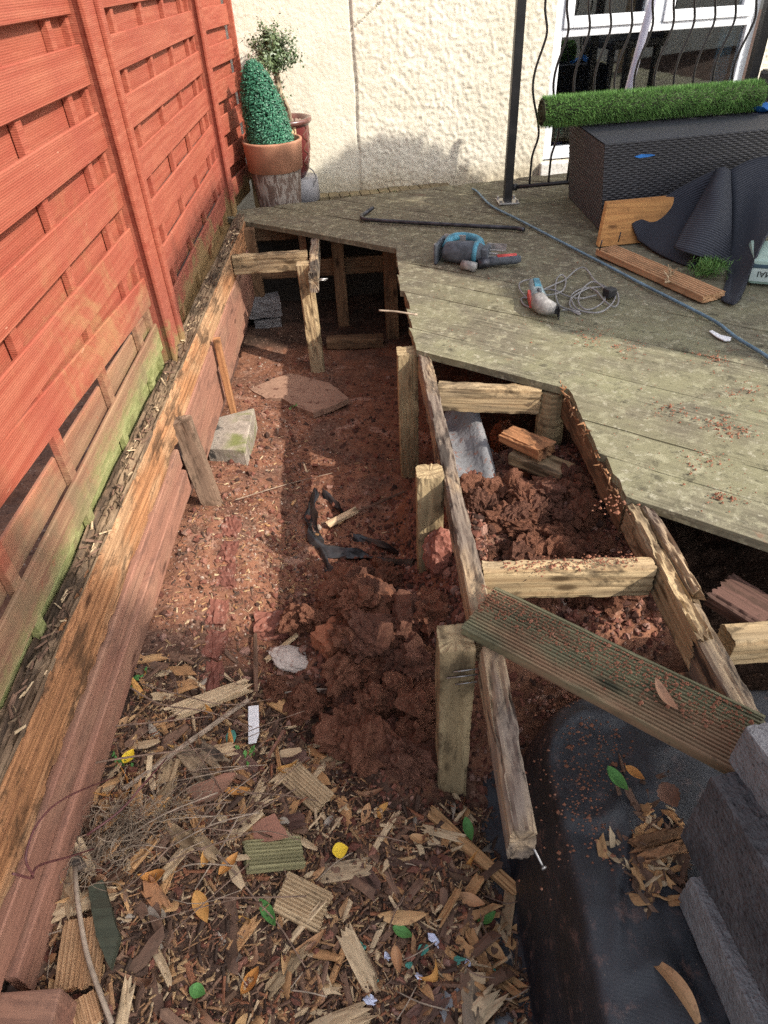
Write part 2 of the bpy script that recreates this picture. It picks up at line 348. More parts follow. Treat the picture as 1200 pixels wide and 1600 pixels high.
BRICKR = m_speck('dirty_brick', (.13, .052, .04), (.22, .088, .062), (.3, .19, .15), 45.)
PEB = m_speck('pale_pebble', (.2, .13, .1), (.32, .23, .18), (.46, .38, .31), 50., .85, .3)
WHITESTONE = m_speck('whitewashed_stone', (.36, .3, .26), (.56, .49, .43), (.2, .09, .06), 26.)
SAND = m_speck('sandstone_flag', (.23, .135, .095), (.34, .21, .145), (.11, .05, .035), 22.)
CONC = m_speck('cast_concrete_block', (.15, .142, .142), (.225, .213, .21), (.085, .08, .082), 110., .95, .9, .004)
CONCD = m_speck('dark_concrete_block', (.06, .056, .058), (.115, .106, .106), (.035, .032, .034), 80., .95, 1., .007)
def m_slab():
    t = NT('mossy_slab', .95, .1); v = t.obj(); n = t.noise(v, 16., 5., .7); f = t.noise(v, 90., 4., .7); g = t.noise(v, 7., 4., .6, .6)
    c = t.mix(t.rng(n, .3, .7), (.2, .17, .14), (.4, .34, .28)); c = t.mix(t.rng(f, .6, .72, 0, .8), c, (.05, .045, .04))
    s = t.sep(v); c = t.mix(t.math('MULTIPLY', t.rng(g, .45, .62), t.rng(s[0], -.03, .04)), c, (.17, .18, .07))
    c = t.mix(t.math('MULTIPLY', t.rng(n, .5, .6), t.rng(s[0], .03, -.06)), c, (.06, .055, .05))
    return t.out(c, t.bump(f, .7, .004))
SLAB = m_slab()
def m_membrane():
    t = NT('black_woven_membrane', .36, .75); v = t.obj(); n = t.noise(v, 6., 5., .6); d = t.noise(v, 24., 6., .75)
    c = t.mix(t.rng(n, .3, .7), (.008, .009, .013), (.018, .02, .027)); c = t.mix(t.math('MULTIPLY', t.rng(d, .54, .7), .6), c, (.16, .085, .065))  # bluish base tint stands in for reflected blue sky
    c = t.mix(t.rng(t.noise(v, 220., 2.), .7, .76, 0, .6), c, (.28, .2, .15))
    wv = t.math('MULTIPLY', t.wave(v, 190., 0, 'X', 0.), t.wave(v, 190., 0, 'Y', 0.))
    cr = t.math('ABSOLUTE', t.math('SUBTRACT', t.noise(t.map(v, (1, .6, 1), (0, 0, .5)), 5., 2., .5, .5), .5)); cr = t.rng(cr, .0, .14)
    return t.out(c, t.bump(t.math('ADD', t.math('MULTIPLY', wv, .3), t.math('ADD', t.math('MULTIPLY', n, 2.), t.math('MULTIPLY', cr, .8))), .5, .006), t.math('ADD', .14, t.math('MULTIPLY', d, .5)))
MEMB = m_membrane()
GREYF = m_speck('grey_fleece', (.14, .14, .145), (.25, .25, .26), (.2, .09, .06), 40.)
BLACKP = m_plain('black_polythene', (.024, .022, .023), .38, .5, .4, 30., 0, .5)
def m_render():
    t = NT('cream_render', .95, .1); w = t.pos(); n = t.noise(w, 2.2, 6., .65); f = t.noise(w, 45., 5., .65); s = t.sep(w); m = t.noise(w, 12., 6., .7)
    c = t.mix(t.rng(n, .3, .7), (.6, .555, .445), (.69, .645, .535)); c = t.mix(t.math('MULTIPLY', t.rng(m, .5, .7), .25), c, (.54, .48, .37))
    c = t.mix(t.math('MULTIPLY', t.rng(t.math('ADD', s[2], t.math('MULTIPLY', t.math('SUBTRACT', n, .5), .3)), .07, -.12), .75), c, (.42, .36, .25))
    c = t.mix(t.rng(m, .64, .74, 0, .5), c, (.5, .44, .33))
    return t.out(c, t.bump(f, .6, .008))
RENDER = m_render()
WHITE = m_plain('white_upvc', (.78, .8, .83), .35, .5, .04, 6., 0, .02)
WHITEB = m_speck('white_painted_brick', (.6, .58, .53), (.74, .72, .68), (.36, .33, .28), 22.)
BLACKM = m_plain('black_painted_metal', (.016, .015, .016), .4, .5, .3, 20.)
STEEL = m_plain('worn_steel', (.42, .4, .38), .42, .5, .3, 40., .85)
DARKM = m_plain('dark_steel', (.06, .06, .068), .45, .5, .5, 30., .7)
POLE = m_plain('pale_pole', (.5, .48, .56), .4, .5, .15, 8.)
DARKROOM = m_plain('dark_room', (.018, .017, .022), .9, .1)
def m_glass():
    m = bpy.data.materials.new('window_glass'); m.use_nodes = True; t = m.node_tree; t.nodes.clear()
    o = t.nodes.new('ShaderNodeOutputMaterial'); a = t.nodes.new('ShaderNodeBsdfTransparent'); g = t.nodes.new('ShaderNodeBsdfGlossy'); x = t.nodes.new('ShaderNodeMixShader'); f = t.nodes.new('ShaderNodeFresnel')
    g.inputs['Roughness'].default_value = .02; a.inputs[0].default_value = (.85, .9, .92, 1); f.inputs[0].default_value = 1.5
    for p, q in ((f.outputs[0], x.inputs[0]), (a.outputs[0], x.inputs[1]), (g.outputs[0], x.inputs[2]), (x.outputs[0], o.inputs[0])): t.links.new(p, q)
    mx_ = t.nodes.new('ShaderNodeMath'); mx_.operation = 'MAXIMUM'; mx_.inputs[1].default_value = .16; t.links.new(f.outputs[0], mx_.inputs[0]); t.links.new(mx_.outputs[0], x.inputs[0])
    return m
GLASS = m_glass()
TERRA = m_plain('terracotta', (.4, .2, .125), .8, .2, .18, 9.)
def m_flake():
    t = NT('flaking_glaze', .6, .3); v = t.obj(); n = t.noise(t.map(v, (1, 1, .3)), 42., 5., .65); c = t.mix(t.rng(n, .46, .56), (.15, .105, .085), (.36, .32, .28))
    b = t.noise(v, 5., 3.); c = t.mix(t.rng(b, .4, .65, 0, .5), c, (.13, .085, .065)); return t.out(c, t.bump(n, .6, .004))
FLAKE = m_flake()
def m_urn():
    t = NT('glazed_urn', .3, .5); v = t.obj(); s = t.sep(v)
    a = t.math('ARCTAN2', s[1], s[0]); p = t.rng(t.math('SINE', t.math('MULTIPLY', a, 3.)), -.15, .0)
    return t.out(t.mix(p, (.11, .022, .02), (.62, .46, .27)))
URN = m_urn()
GLAZE = m_plain('brown_glaze', (.13, .055, .045), .25, .6, .3, 20.); GLAZEL = m_plain('dark_scroll', (.1, .045, .025), .4, .4)
GREYPL = m_plain('grey_plastic', (.25, .24, .245), .5, .4, .12)
SOILP = m_plain('potting_soil', (.05, .035, .025), .95, .1, .5, 60., 0, .9)
def m_leaf(name, a, b, rough=.45, spec=.4):
    t = NT(name, rough, spec); r = t.n('NewGeometry').outputs['Random Per Island']; return t.out(t.mix(r, a, b))
BOXL = m_leaf('boxwood_leaf', (.015, .085, .052), (.06, .22, .125), .45, .4); BAYL = m_leaf('topiary_leaf', (.05, .085, .035), (.14, .19, .085), .4, .5)
STEMM = m_plain('pale_bark', (.3, .235, .16), .9, .1, .35, 40.)
def m_dead(name, a, b):
    t = NT(name, .65, .3); v = t.robj(); r = t.n('ObjectInfo').outputs['Random']; n = t.noise(v, 70., 5., .65)
    c = t.mix(r, a, b); c = t.mix(t.rng(n, .5, .72, 0, .7), c, tuple(q*.4 for q in a)); s = t.sep(t.obj())
    c = t.mix(t.rng(t.math('ABSOLUTE', s[1]), .0014, .0004, 0, .5), c, tuple(q*.55 for q in b)); return t.out(c, t.bump(n, .4, .002))
LTAN = m_dead('dead_leaf_tan', (.42, .22, .11), (.52, .32, .15)); LORG = m_dead('dead_leaf_orange', (.5, .22, .06), (.58, .33, .1)); LBRN = m_dead('dead_leaf_brown', (.17, .085, .055), (.3, .16, .09))
LYEL = m_dead('yellow_leaf', (.72, .5, .03), (.75, .52, .04)); LGRN = m_dead('green_leaf', (.07, .19, .05), (.1, .25, .06)); LGRY = m_dead('grey_leaf', (.24, .2, .16), (.34, .28, .22))
TWIG = m_plain('twig_bark', (.19, .125, .09), .85, .2, .4, 40.); TWIGR = m_plain('red_stem', (.13, .048, .045), .5, .4, .3); DRYG = m_plain('dry_roots', (.23, .175, .125), .9, .1, .4)
STICK = m_plain('peeled_stick', (.3, .23, .17), .8, .2, .3, 30.)
WPLA = m_plain('white_plastic', (.74, .74, .75), .5, .4, .1, 30.); TEAL = m_plain('teal_plastic', (.06, .24, .19), .5, .4, .3); PAPER = m_plain('blue_white_paper', (.55, .58, .72), .8, .2, .25, 90.)
HOSE = m_plain('blue_hose', (.11, .19, .25), .5, .4, .3, 30.); GREYC = m_plain('grey_cable', (.23, .22, .215), .5, .4, .25, 20.); BLACKC = m_plain('black_cable', (.02, .02, .022), .5, .4)
TBLUE = m_plain('tool_teal', (.06, .22, .3), .5, .4, .35, 30.); TGREY = m_plain('tool_rubber', (.075, .085, .1), .7, .3, .4, 30.); TRED = m_plain('tool_red', (.5, .06, .05), .5, .4, .25, 30.); TPALE = m_plain('tool_grey_blue', (.24, .32, .34), .5, .4, .35, 40.); TSIL = m_plain('tool_dusty_metal', (.3, .285, .27), .6, .4, .35, 40., .2)
WICK = m_plain('black_rattan', (.026, .026, .032), .42, .5, .3, 60.); WICKG = m_plain('dusty_rattan', (.075, .072, .072), .6, .4, .35, 60.)
GRASSB = m_leaf('artificial_grass_blade', (.085, .21, .045), (.185, .335, .095), .55, .25); GRASSK = m_plain('grass_backing', (.035, .04, .025), .9, .1)
def m_drape():
    t = NT('ribbed_black_backing', .75, .25); u = t.n('TexCoord').outputs['UV']; s = t.sep(u)
    q = t.math('FRACT', t.math('MULTIPLY', s[1], 1.)); h = t.math('ABSOLUTE', t.math('SUBTRACT', q, .5)); n = t.noise(u, 14., 3.)
    c = t.mix(t.rng(h, .12, .4), (.016, .018, .025), (.06, .065, .085)); c = t.mix(t.math('MULTIPLY', n, .4), c, (.035, .035, .04))
    return t.out(c, t.bump(h, .8, .012))
DRAPE = m_drape()
PLY = m_wood('orange_ply', (.5, .25, .085), (.34, .15, .05), st=.25)
BAGG = m_plain('pale_green_bag', (.3, .42, .36), .45, .4, .12, 9.); BAGB = m_plain('dark_blue_print', (.045, .085, .12), .5, .4); BAGW = m_plain('pale_print', (.5, .58, .55), .5, .4, .08); INK = m_plain('black_print', (.012, .016, .016), .6, .3)
BLUE = m_plain('blue_tarp', (.03, .2, .6), .5, .4, .2)
BLOCKW = m_speck('blocker_wall_render', (.6, .55, .45), (.7, .65, .55), (.5, .45, .38), 20.)  # for the added wall, kept pale to bounce light
FOL = m_leaf('blocker_leaf', (.04, .075, .025), (.08, .12, .04))  # leaves of the added shade blocker
# ------------------------------------------------------------------ ground
def gz(x, y):
    x = np.asarray(x, float); y = np.asarray(y, float)
    zl = -.40-.10*sst(1.8, 2.2, y)-.07*sst(2.3, 3.2, y)+.0*y
    zr = -.61-.03*sst(1.1, .8, y)
    t = sst(-.68, -.12, x); z = zl+(zr-zl)*t
    z = z+sst(1.15, .7, y)*(.06+.05*gau(x, y, -.35, .75, .3, .3))*sst(.25, .1, x)
    z = z+.16*gau(x, y, -.04, 1.38, .19, .22)+.1*gau(x, y, .08, 1.2, .15, .14)+.11*gau(x, y, -.01, .95, .1, .13)+.06*gau(x, y, -.17, 1.3, .12, .15)+.05*gau(x, y, -.1, 2.2, .16, .3)
    fill = sst(.02, .3, x+.05*fbm(x*5, y*5, 0, 3, 3))*sst(.98, 1.12, y)*sst(2.25, 1.95, y)*sst(1.0, .72, x)
    z = z+fill*(.338+.06*gau(x, y, .5, 1.5, .2, .16))
    z = z+.1*sst(.2, .32, x)*sst(.98, 1.12, y)*sst(1.9, 1.5, y)*sst(.36, .26, x)
    z = z+.12*sst(.72, .85, x)*sst(2.4, 1.6, y)
    return z
def gfull(x, y):
    z = gz(x, y); heap = np.clip(gau(x, y, .02, 1.4, .25, .32)+sst(.25, .3, x)*sst(2.1, 1.9, y)*sst(.98, 1.1, y)*sst(1.0, .8, x), 0, 1)
    z = z+.014*fbm(x*7, y*7, 0, 4, 21)+.007*fbm(x*26, y*26, 0, 4, 31)
    b = 1-np.abs(fbm(x*13, y*13, 0, 3, 41))*2.4; z = z+heap*(.05*fbm(x*9, y*9, 0, 4, 51)+.02*np.clip(b, -.5, 1))
    return z
def ground_hit(p):
    d = ray(p); lo, hi = (.25-H)/d[2], None
    ts = np.linspace((-.05-H)/d[2], (-.9-H)/d[2], 260); q = O3[None]+ts[:, None]*d[None]; s = q[:, 2]-gfull(q[:, 0], q[:, 1])
    k = int(np.argmax(s < 0)); a = s[k-1]/(s[k-1]-s[k]) if k else 0
    return Vector(q[max(k-1, 0)]*(1-a)+q[k]*a)
def grid_obj(name, xs, ys, zf, mat, kind):
    X, Y = np.meshgrid(xs, ys, indexing='ij'); Z = zf(X, Y); nx, ny = len(xs), len(ys)
    me = bpy.data.meshes.new(name); n = nx*ny; me.vertices.add(n); me.vertices.foreach_set('co', np.stack([X, Y, Z], -1).ravel())
    i, j = np.meshgrid(np.arange(nx-1), np.arange(ny-1), indexing='ij'); q = np.stack([i*ny+j, (i+1)*ny+j, (i+1)*ny+j+1, i*ny+j+1], -1).reshape(-1, 4)
    me.loops.add(q.size); me.loops.foreach_set('vertex_index', q.ravel().astype(np.int32)); me.polygons.add(len(q))
    me.polygons.foreach_set('loop_start', np.arange(0, q.size, 4, dtype=np.int32)); me.update(calc_edges=True); me.polygons.foreach_set('use_smooth', np.ones(len(q), bool))
    me.materials.append(mat); return me, X.ravel(), Y.ravel()
me, gx, gy = grid_obj('ground', np.concatenate([np.linspace(-14, -1.05, 12), np.arange(-1.0, 1.25, .008), np.linspace(1.3, 14, 12)]),
                      np.concatenate([np.linspace(-12, .0, 10), np.arange(.15, 2.6, .008), np.arange(2.6, 5.3, .02), np.linspace(5.5, 30, 14)]), gfull, GROUND, 'structure')
hum_shade = np.clip(sst(1.35, .85, gy+.25*gx+.12*fbm(gx*6, gy*6, 0, 3, 61))*sst(.3, .15, gx)*(1-.9*gau(gx, gy, .06, 1.05, .15, .26)), 0, 1)
hum_shade = np.maximum(hum_shade, .32*sst(.05, -.3, gx)*sst(2.6, 2.2, gy)); hum_shade = np.maximum(hum_shade, .9*sst(3.3, 3.9, gy)+.9*sst(.72, .85, gx)+.7*sst(2.0, 2.3, gy)*sst(.25, .35, gx))  # last terms darken the soil to paint shade under the deck
dus = np.clip(gau(gx, gy, -.42, 1.75, .14, .3)*.6+.5*gau(gx, gy, .36, 2.0, .1, .15)+.3*sst(2.6, 3.2, gy), 0, 1)
peb = np.clip(sst(-.1, -.4, gx)+.5*sst(.3, .5, gx)+.6*sst(2.8, 3.2, gy), .1, 1)
ca = me.color_attributes.new('zone', 'FLOAT_COLOR', 'POINT'); ca.data.foreach_set('color', np.stack([peb, hum_shade, dus, np.ones_like(gx)], -1).ravel())
tag(link('ground', me), None, None, kind='structure')

# ------------------------------------------------------------------ timber deck
PH = math.radians(37.6); DV = Vector((math.cos(PH), -math.sin(PH), 0)); DN = Vector((math.sin(PH), math.cos(PH), 0))
deck = tag(empty('timber_deck', (1.2, 2.5, 0)), 'weathered mossy timber deck of diagonal boards with sawn-off stepped edge', 'deck')
def cutx(off, x): return (x-DN.x*off)/DV.x           # distance along the board where it meets the line x = const
def cutback(off):                                    # ... and the deck's back line
    a = Vector((-.68, 4.30)); d = Vector((1, .19)); nx, ny = -d.y, d.x
    return ((a.x*nx+a.y*ny)-off*(DN.x*nx+DN.y*ny))/(DV.x*nx+DV.y*ny)
offs = [1.468+.1521*i for i in range(10)]+[2.987+.1475*i for i in range(1, 18)]
for i in range(len(offs)-1):
    a, b = offs[i]+.0006, offs[i+1]-.0006-random.choice((0, .0005, .001, .003)); mid = (a+b)/2
    if mid < 1.93: s0, s1 = cutx(a, .657), cutx(b, .664)
    elif mid < 2.38: s0, s1 = cutx(a, .203), cutx(b, .192)
    elif mid < 2.98: s0, s1 = cutx(a, .175+.06*(mid-2.4)), cutx(b, .175+.07*(mid-2.4))
    else: s0, s1 = cutback(a), cutback(b)
    j = random.uniform(-.006, .006) if mid < 2.98 else 0; e = cutx(mid, 4.4)
    if s1 > e-.1: continue
    L = e-min(s0, s1); th = .026; z = .006+random.uniform(-.003, .002)
    xs = np.linspace(0, 1, max(6, int(L/.05))); ys = np.linspace(0, 1, 9); V = []; Fc = []; nn = len(ys); sd = i*3
    for u in xs:
        for w in ys:
            s = (s0+(s1-s0)*w+j)*(1-u)+e*u; of = a+(b-a)*w
            if u == 0: s += .012*float(fbm(of*160, i*3.1, 0, 4, 71)) if mid < 2.98 else .002*float(vnoise(of*80, 0, 0, 3))
            edge = max(0, abs(w-.5)*2-.8)*5
            zz = -.002*edge-.002*(w-.5)**2*4+.0015*float(vnoise(s*6, of*8, 0, sd))-(.004*max(0, float(fbm(s*12, i, 0, 3, sd))) if w in (0, 1) else 0)
            V.append(DV*s+DN*of+Vector((0, 0, z+zz)))
    n0 = len(V); V += [v-Vector((0, 0, th)) for v in V[:n0]]; m = len(xs)
    for p in range(m-1):
        for q in range(nn-1):
            k = p*nn+q; Fc += [(k, k+nn, k+nn+1, k+1), (n0+k, n0+k+1, n0+k+nn+1, n0+k+nn)]
        k = p*nn; Fc += [(k, n0+k, n0+k+nn, k+nn), (k+nn-1, k+2*nn-1, n0+k+2*nn-1, n0+k+nn-1)]
    for q in range(nn-1): Fc += [(q, q+1, n0+q+1, n0+q), ((m-1)*nn+q, n0+(m-1)*nn+q, n0+(m-1)*nn+q+1, (m-1)*nn+q+1)]
    mt = frame_mat(DV*s0+DN*mid, DV*e+DN*mid); inv = mt.inverted()
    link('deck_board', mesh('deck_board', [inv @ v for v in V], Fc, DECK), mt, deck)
for x, y0, y1 in ((.95, 1.55, 4.4), (1.6, 1.0, 4.6)):
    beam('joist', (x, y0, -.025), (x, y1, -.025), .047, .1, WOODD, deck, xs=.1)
beam('void_shade_board', (-.66, 4.285, -.022), (4.4, 5.25, -.022), .02, .6, SHADEW, deck, xs=.1)  # added near-black board, its colour stands in for shade under the deck
# ------------------------------------------------------------------ exposed frames
fr = tag(empty('deck_frame', (.4, 1.4, -.6)), 'exposed ladder frame of cut timber joists on short posts beside the trench', 'deck frame')
J = dict(wear=.0028, rot=.006, rag=(.004, .004))
beam('joist', (.225, 2.33, -.012), (.222, .925, -.006), .046, .1, WOODW, fr, **J)
bj = beam('broken_joist', (.224, .885, .004), (.205, .485, .03), .046, .1, WOODW, fr, wear=.004, rot=.012, rag=(.003, .006)); bj['label'] = 'rotten split joist end poking towards the viewer'
MB().tube([(.215, .52, -.03), (.235, .455, -.035)], .0022, 6).tube([(.235, .455, -.035), (.236, .4525, -.0352)], .005, 8).build('nail', STEEL, bj, smooth=True)
beam('joist', (.684, 2.0, -.022), (.682, 1.335, -.022), .045, .1, WOODD, fr, wear=.003, rot=.0)
r2 = beam('joist', (.676, 1.325, -.003), (.678, .86, -.012), .034, .1, WOOD, fr, wear=.004, rot=.02, rag=(.004, .018))
beam('joist', (.709, 1.32, -.002), (.712, .98, -.004), .03, .09, WOODW, fr, wear=.004, rot=.016, rag=(.006, .02))
beam('joist', (.688, .985, -.022), (.69, .6, -.022), .05, .1, WOODW, fr, **J)
beam('noggin', (.247, 2.052, -.02), (.60, 1.985, -.024), .047, .098, WOOD, fr, **J)
beam('noggin', (.247, 1.135, -.012), (.660, 1.11, -.014), .047, .098, WOOD, fr, **J)
PW = dict(wear=.003, rag=(.003, .002), rot=.004)
p1 = post('post', .155, .915, -.72, .0, .078, .076, WOODP, fr, **PW)
for dz, ln in ((-.055, .05), (-.075, .035), (-.1, .055)):
    MB().tube([(.16+random.uniform(-.03, .0), .874, dz-.01), (.198, .87, dz)], .0018, 6).build('nail', STEEL, p1, smooth=True)
post('post', .164, 1.504+.02, -.62, -.004, .078, .07, WOODP, fr, **PW)
post('post', .164, 2.33, -.7, -.022, .078, .076, WOODP, fr, **PW)
sp = MB().tube([(.645, 1.985, -.46), (.642, 1.99, -.2), (.637, 1.99, -.034)], [.05, .05, .047], 14).build('post', WOODP, fr)
# splintered remains along the cut joist
sb = MB()
for k in range(70):
    y = random.uniform(1.36, 1.98); L = random.uniform(.008, .03); p = Vector((.652+random.uniform(-.006, .004), y, random.uniform(-.03, .012))); d = Vector((random.uniform(-.5, .1), random.uniform(-1, 1), random.uniform(-.4, .8))).normalized()
    sb.tube([p, p+d*L], [.003*random.uniform(.4, 1.4), .0004], 4)
sb.build('splinters', ROT, fr)
bf = tag(empty('back_frame', (-.2, 3.6, -.6)), 'remaining timber frame under the far deck corner by the fence', 'deck frame')
beam('noggin', (-.64, 3.495, -.004), (-.25, 3.495, -.004), .047, .096, WOOD, bf, **J)
st = beam('joist', (-.222, 3.86, -.024), (-.218, 3.19, -.01), .045, .1, WOODW, bf, wear=.003, rot=.008, rag=(.003, .006))
MB().tube([(-.195, 3.22, -.055), (-.15, 3.225, -.058)], .004, 6).tube([(-.195, 3.26, -.075), (-.16, 3.27, -.08)], .003, 6).build('bolt', STEEL, st, smooth=True)
post('post', -.255, 3.345, -.72, -.02, .075, .074, WOOD, bf, lean=(-.012, .02), **PW)
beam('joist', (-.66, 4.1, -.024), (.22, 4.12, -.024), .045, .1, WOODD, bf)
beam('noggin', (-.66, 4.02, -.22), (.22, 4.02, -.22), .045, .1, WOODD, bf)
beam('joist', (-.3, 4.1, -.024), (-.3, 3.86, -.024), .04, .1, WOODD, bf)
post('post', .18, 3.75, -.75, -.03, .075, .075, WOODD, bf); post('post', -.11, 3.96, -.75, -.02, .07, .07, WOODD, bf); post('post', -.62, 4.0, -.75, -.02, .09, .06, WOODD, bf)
beam('joist', (.235, 3.72, -.024), (.225, 2.36, -.022), .046, .1, WOODW, bf, wear=.003, rot=.006)
# ------------------------------------------------------------------ loose boards on the frame
PB = [onz(p, .028) for p in ((755, 905), (1215, 1128), (738, 988), (1150, 1195))]
b = beam('grooved_board', (PB[0]+PB[2])/2, (PB[1]+PB[3])/2+Vector((0, 0, -.004)), .146, .028, GREENB, groove=.0035, wear=.001, rag=(.004, .003))
tag(b, 'loose green grooved deck board lying diagonally across the frame, dusted with red soil', 'board')
def offcut(p, q, w, h, mat, label, up=(0, 0, 1), name='timber_offcut', **k):
    return tag(beam(name, p, q, w, h, mat, up=up, **k), label, 'offcut')
offcut(onz((790, 668), -.12), onz((858, 698), -.105), .085, .042, ROT, 'rotten orange-sided timber offcut, upper of two stacked inside the frame', rot=.004, wear=.005, rag=(.006, .008))
offcut(onz((806, 700), -.165), onz((888, 733), -.155), .085, .045, WOOD, 'pale timber offcut under the rotten one on the soil inside the frame', wear=.002)
offcut((.86, 1.14, -.13), (.94, 1.02, -.13), .12, .05, BARK, 'dark broken timber block under the deck beyond the right joist', wear=.004, rag=(.006, .006))
offcut((.80, .97, -.12), (1.15, .97, -.12), .07, .09, WOOD, 'pale timber length running off beyond the right joist', wear=.003)

# ------------------------------------------------------------------ left edging wall
ew = tag(empty('edging_wall', (-.66, 2., -.5)), 'rotten timber edging wall of a black-topped joist over red planks', 'retaining wall')
def lx(y): return -.712+.02*y
def strip(name, y0, y1, zt, zb, mat, off=0., th=.03, **k):
    return beam(name, (lx(y0)-th/2+off, y0, zt), (lx(y1)-th/2+off, y1, zt), th, zt-zb, mat, ew, **k)
strip('top_joist', .15, 4.2, -.002, -.155, ROT, 0, .05, wear=.006, rot=.0, xs=.01)
rt = strip('rotten_top', .2, 4.2, .012, -.012, ROTTOP, -.006, .062, wear=.009, rot=.016, xs=.008); rt['label'] = 'crumbling black rotten top edge with pale splinters'
strip('plank', .3, 1.97, -.163, -.234, PLANK, .004, .024, wear=.001); strip('plank', .42, 1.955, -.242, -.335, PLANK, .016, .024, wear=.001); strip('gap_shade_strip', .25, 1.96, -.14, -.3, SHADEW, -.02, .012, wear=.001)  # dark strip added behind the planks paints shade into their gaps
strip('plank', 2.1, 4.1, -.13, -.25, PLANK, .006, .024, wear=.001); strip('plank', 2.1, 4.1, -.254, -.42, PLANK, .0, .024, wear=.001)
beam('stud', (lx(2.)+.018, 2.03, -.08), (lx(2.)+.05, 2.04, -.50), .075, .05, m_wood('brown_stud_wood', (.26, .17, .115), (.15, .095, .065), st=.6), ew, up=(.1, -1, 0), ctr=True, wear=.003, rag=(.004, .004))
beam('stud', (lx(2.7)+.03, 2.72, -.1), (lx(2.7)+.035, 2.72, -.5), .03, .03, ROT, ew, up=(0, -1, 0), ctr=True)
strip('plank', .3, 4.1, -.335, -.6, BARK, -.06, .02, wear=.001)
cb = MB().box((-.85, .2, -.62), (-.6, .30, -.24)).build('block_end', PLANK, None, bevel=.004)
tag(cb, 'purple-brown painted timber block at the near end of the edging wall', 'timber block')
cb.matrix_basis = Matrix.Translation((.0, .10, 0.0)) @ Matrix.Rotation(.0, 4, 'Z'); cb.name = 'timber_block'
# ------------------------------------------------------------------ red fence
def slat(mb, x, y0, y1, z0a, z1a, z0b, z1b, t, bulge=0.):
    n = 12
    V = []
    for i in range(n+1):
        u = i/n; y = y0+(y1-y0)*u; bx = x+bulge*math.sin(math.pi*u)+random.uniform(-.0008, .0008)
        a, b = z0a+(z0b-z0a)*u, z1a+(z1b-z1a)*u
        V += [(bx, y, a+.003), (bx, y, b-.003), (bx-.003, y, b), (bx-t, y, b), (bx-t, y, a), (bx-.003, y, a)]
    Fc = [(i*6+k, (i+1)*6+k, (i+1)*6+(k+1) % 6, i*6+(k+1) % 6) for i in range(n) for k in range(6)]+[(5, 4, 3, 2, 1, 0), tuple(n*6+k for k in range(6))]
    mb.add(V, Fc)
def fence(y0, y1, xa, xb, mat, label, near, zmin=-.05):
    f = tag(empty('slatted_fence', (xa, y0, 0)), label, 'fence', 'red slatted fences'); fs, bs = MB(), MB()
    sk = (xb-xa)/(y1-y0); sh = Matrix(((1, sk, 0, xa-sk*y0), (0, 1, 0, 0), (0, 0, 1, 0), (0, 0, 0, 1)))
    for k in range(-4, 6):
        zt = .973-.1645*k; zb = zt-.098; da = db = 0.
        if near: da = {3: .035, 4: .14}.get(k, random.uniform(-.004, .004))
        slat(fs, 0, y0, y1, zb+da, zt+da, zb, zt, .009, random.uniform(-.004, .005))
        g0, g1 = zb-.0665-.02, zb+.02
        if near and k == 4: slat(bs, -.03, y0, y1, g0+.02, g1+.02, g0-.012, g1-.05, .009)
        elif g0 > -.3: slat(bs, -.03, y0, y1, g0, g1, g0, g1, .009, random.uniform(-.003, .003))
    for o in (('front_slats', fs), ('back_slats', bs)):
        o[1].V = [tuple(sh @ Vector(v)) for v in o[1].V]; o[1].build(o[0], mat, f)
    n = max(1, round((y1-y0)/.42))
    for i in range(n):
        y = y0+(i+.55)*(y1-y0)/n
        MB().box((-.0285, y-.017, -.08), (-.0095, y+.017, 1.65)).build('batten', mat, f, mat4=sh, bevel=.002)
    for y in (y0+.004, y1-.03):
        MB().box((-.031, y, -.08), (-.0095, y+.026, 1.66)).build('frame_edge', mat, f, mat4=sh, bevel=.002)
    MB().box((-.034, y0, -.075), (.002, y1, -.035)).build('bottom_rail', mat, f, mat4=sh, bevel=.003)
    return f
fence(.42, 2.315, -.735, -.735, FENCE1, 'nearest red slatted fence panel with green algae and broken lower slats', True)
fence(2.535, 4.165, -.735, -.735, FENCE2, 'middle red slatted fence panel between the two posts', False)
fence(4.265, 4.88, -.73, -.655, FENCE2, 'narrow red fence panel behind the potted boxwood cone', False)
def fpost(y0, y1, label):
    m = MB(); yc = (y0+y1)/2; w = (y1-y0)/2
    m.box((-.775, y0+.012, -.3), (-.712, y1-.012, 1.75)); o = m.build('fence_post', FENCE2, bevel=.004)
    for a, b in ((y0, y0+.045), (y1-.045, y1)): MB().box((-.712, a, -.04), (-.697, b, 1.74)).build('cover_strip', FENCE2, o, bevel=.004)
    return tag(o, label, 'fence post', 'red fence posts')
fpost(2.315, 2.51, 'wide red fence post nearest the viewer, green at its foot'); fpost(4.165, 4.265, 'slim red fence post beside the deck corner')
_fp = tag(MB().box((-.672, 4.885, -.3), (-.63, 4.93, 1.75)).build('fence_post', FENCE2, bevel=.003), 'red end strip of the fence against the cream wall', 'fence post', 'red fence posts')
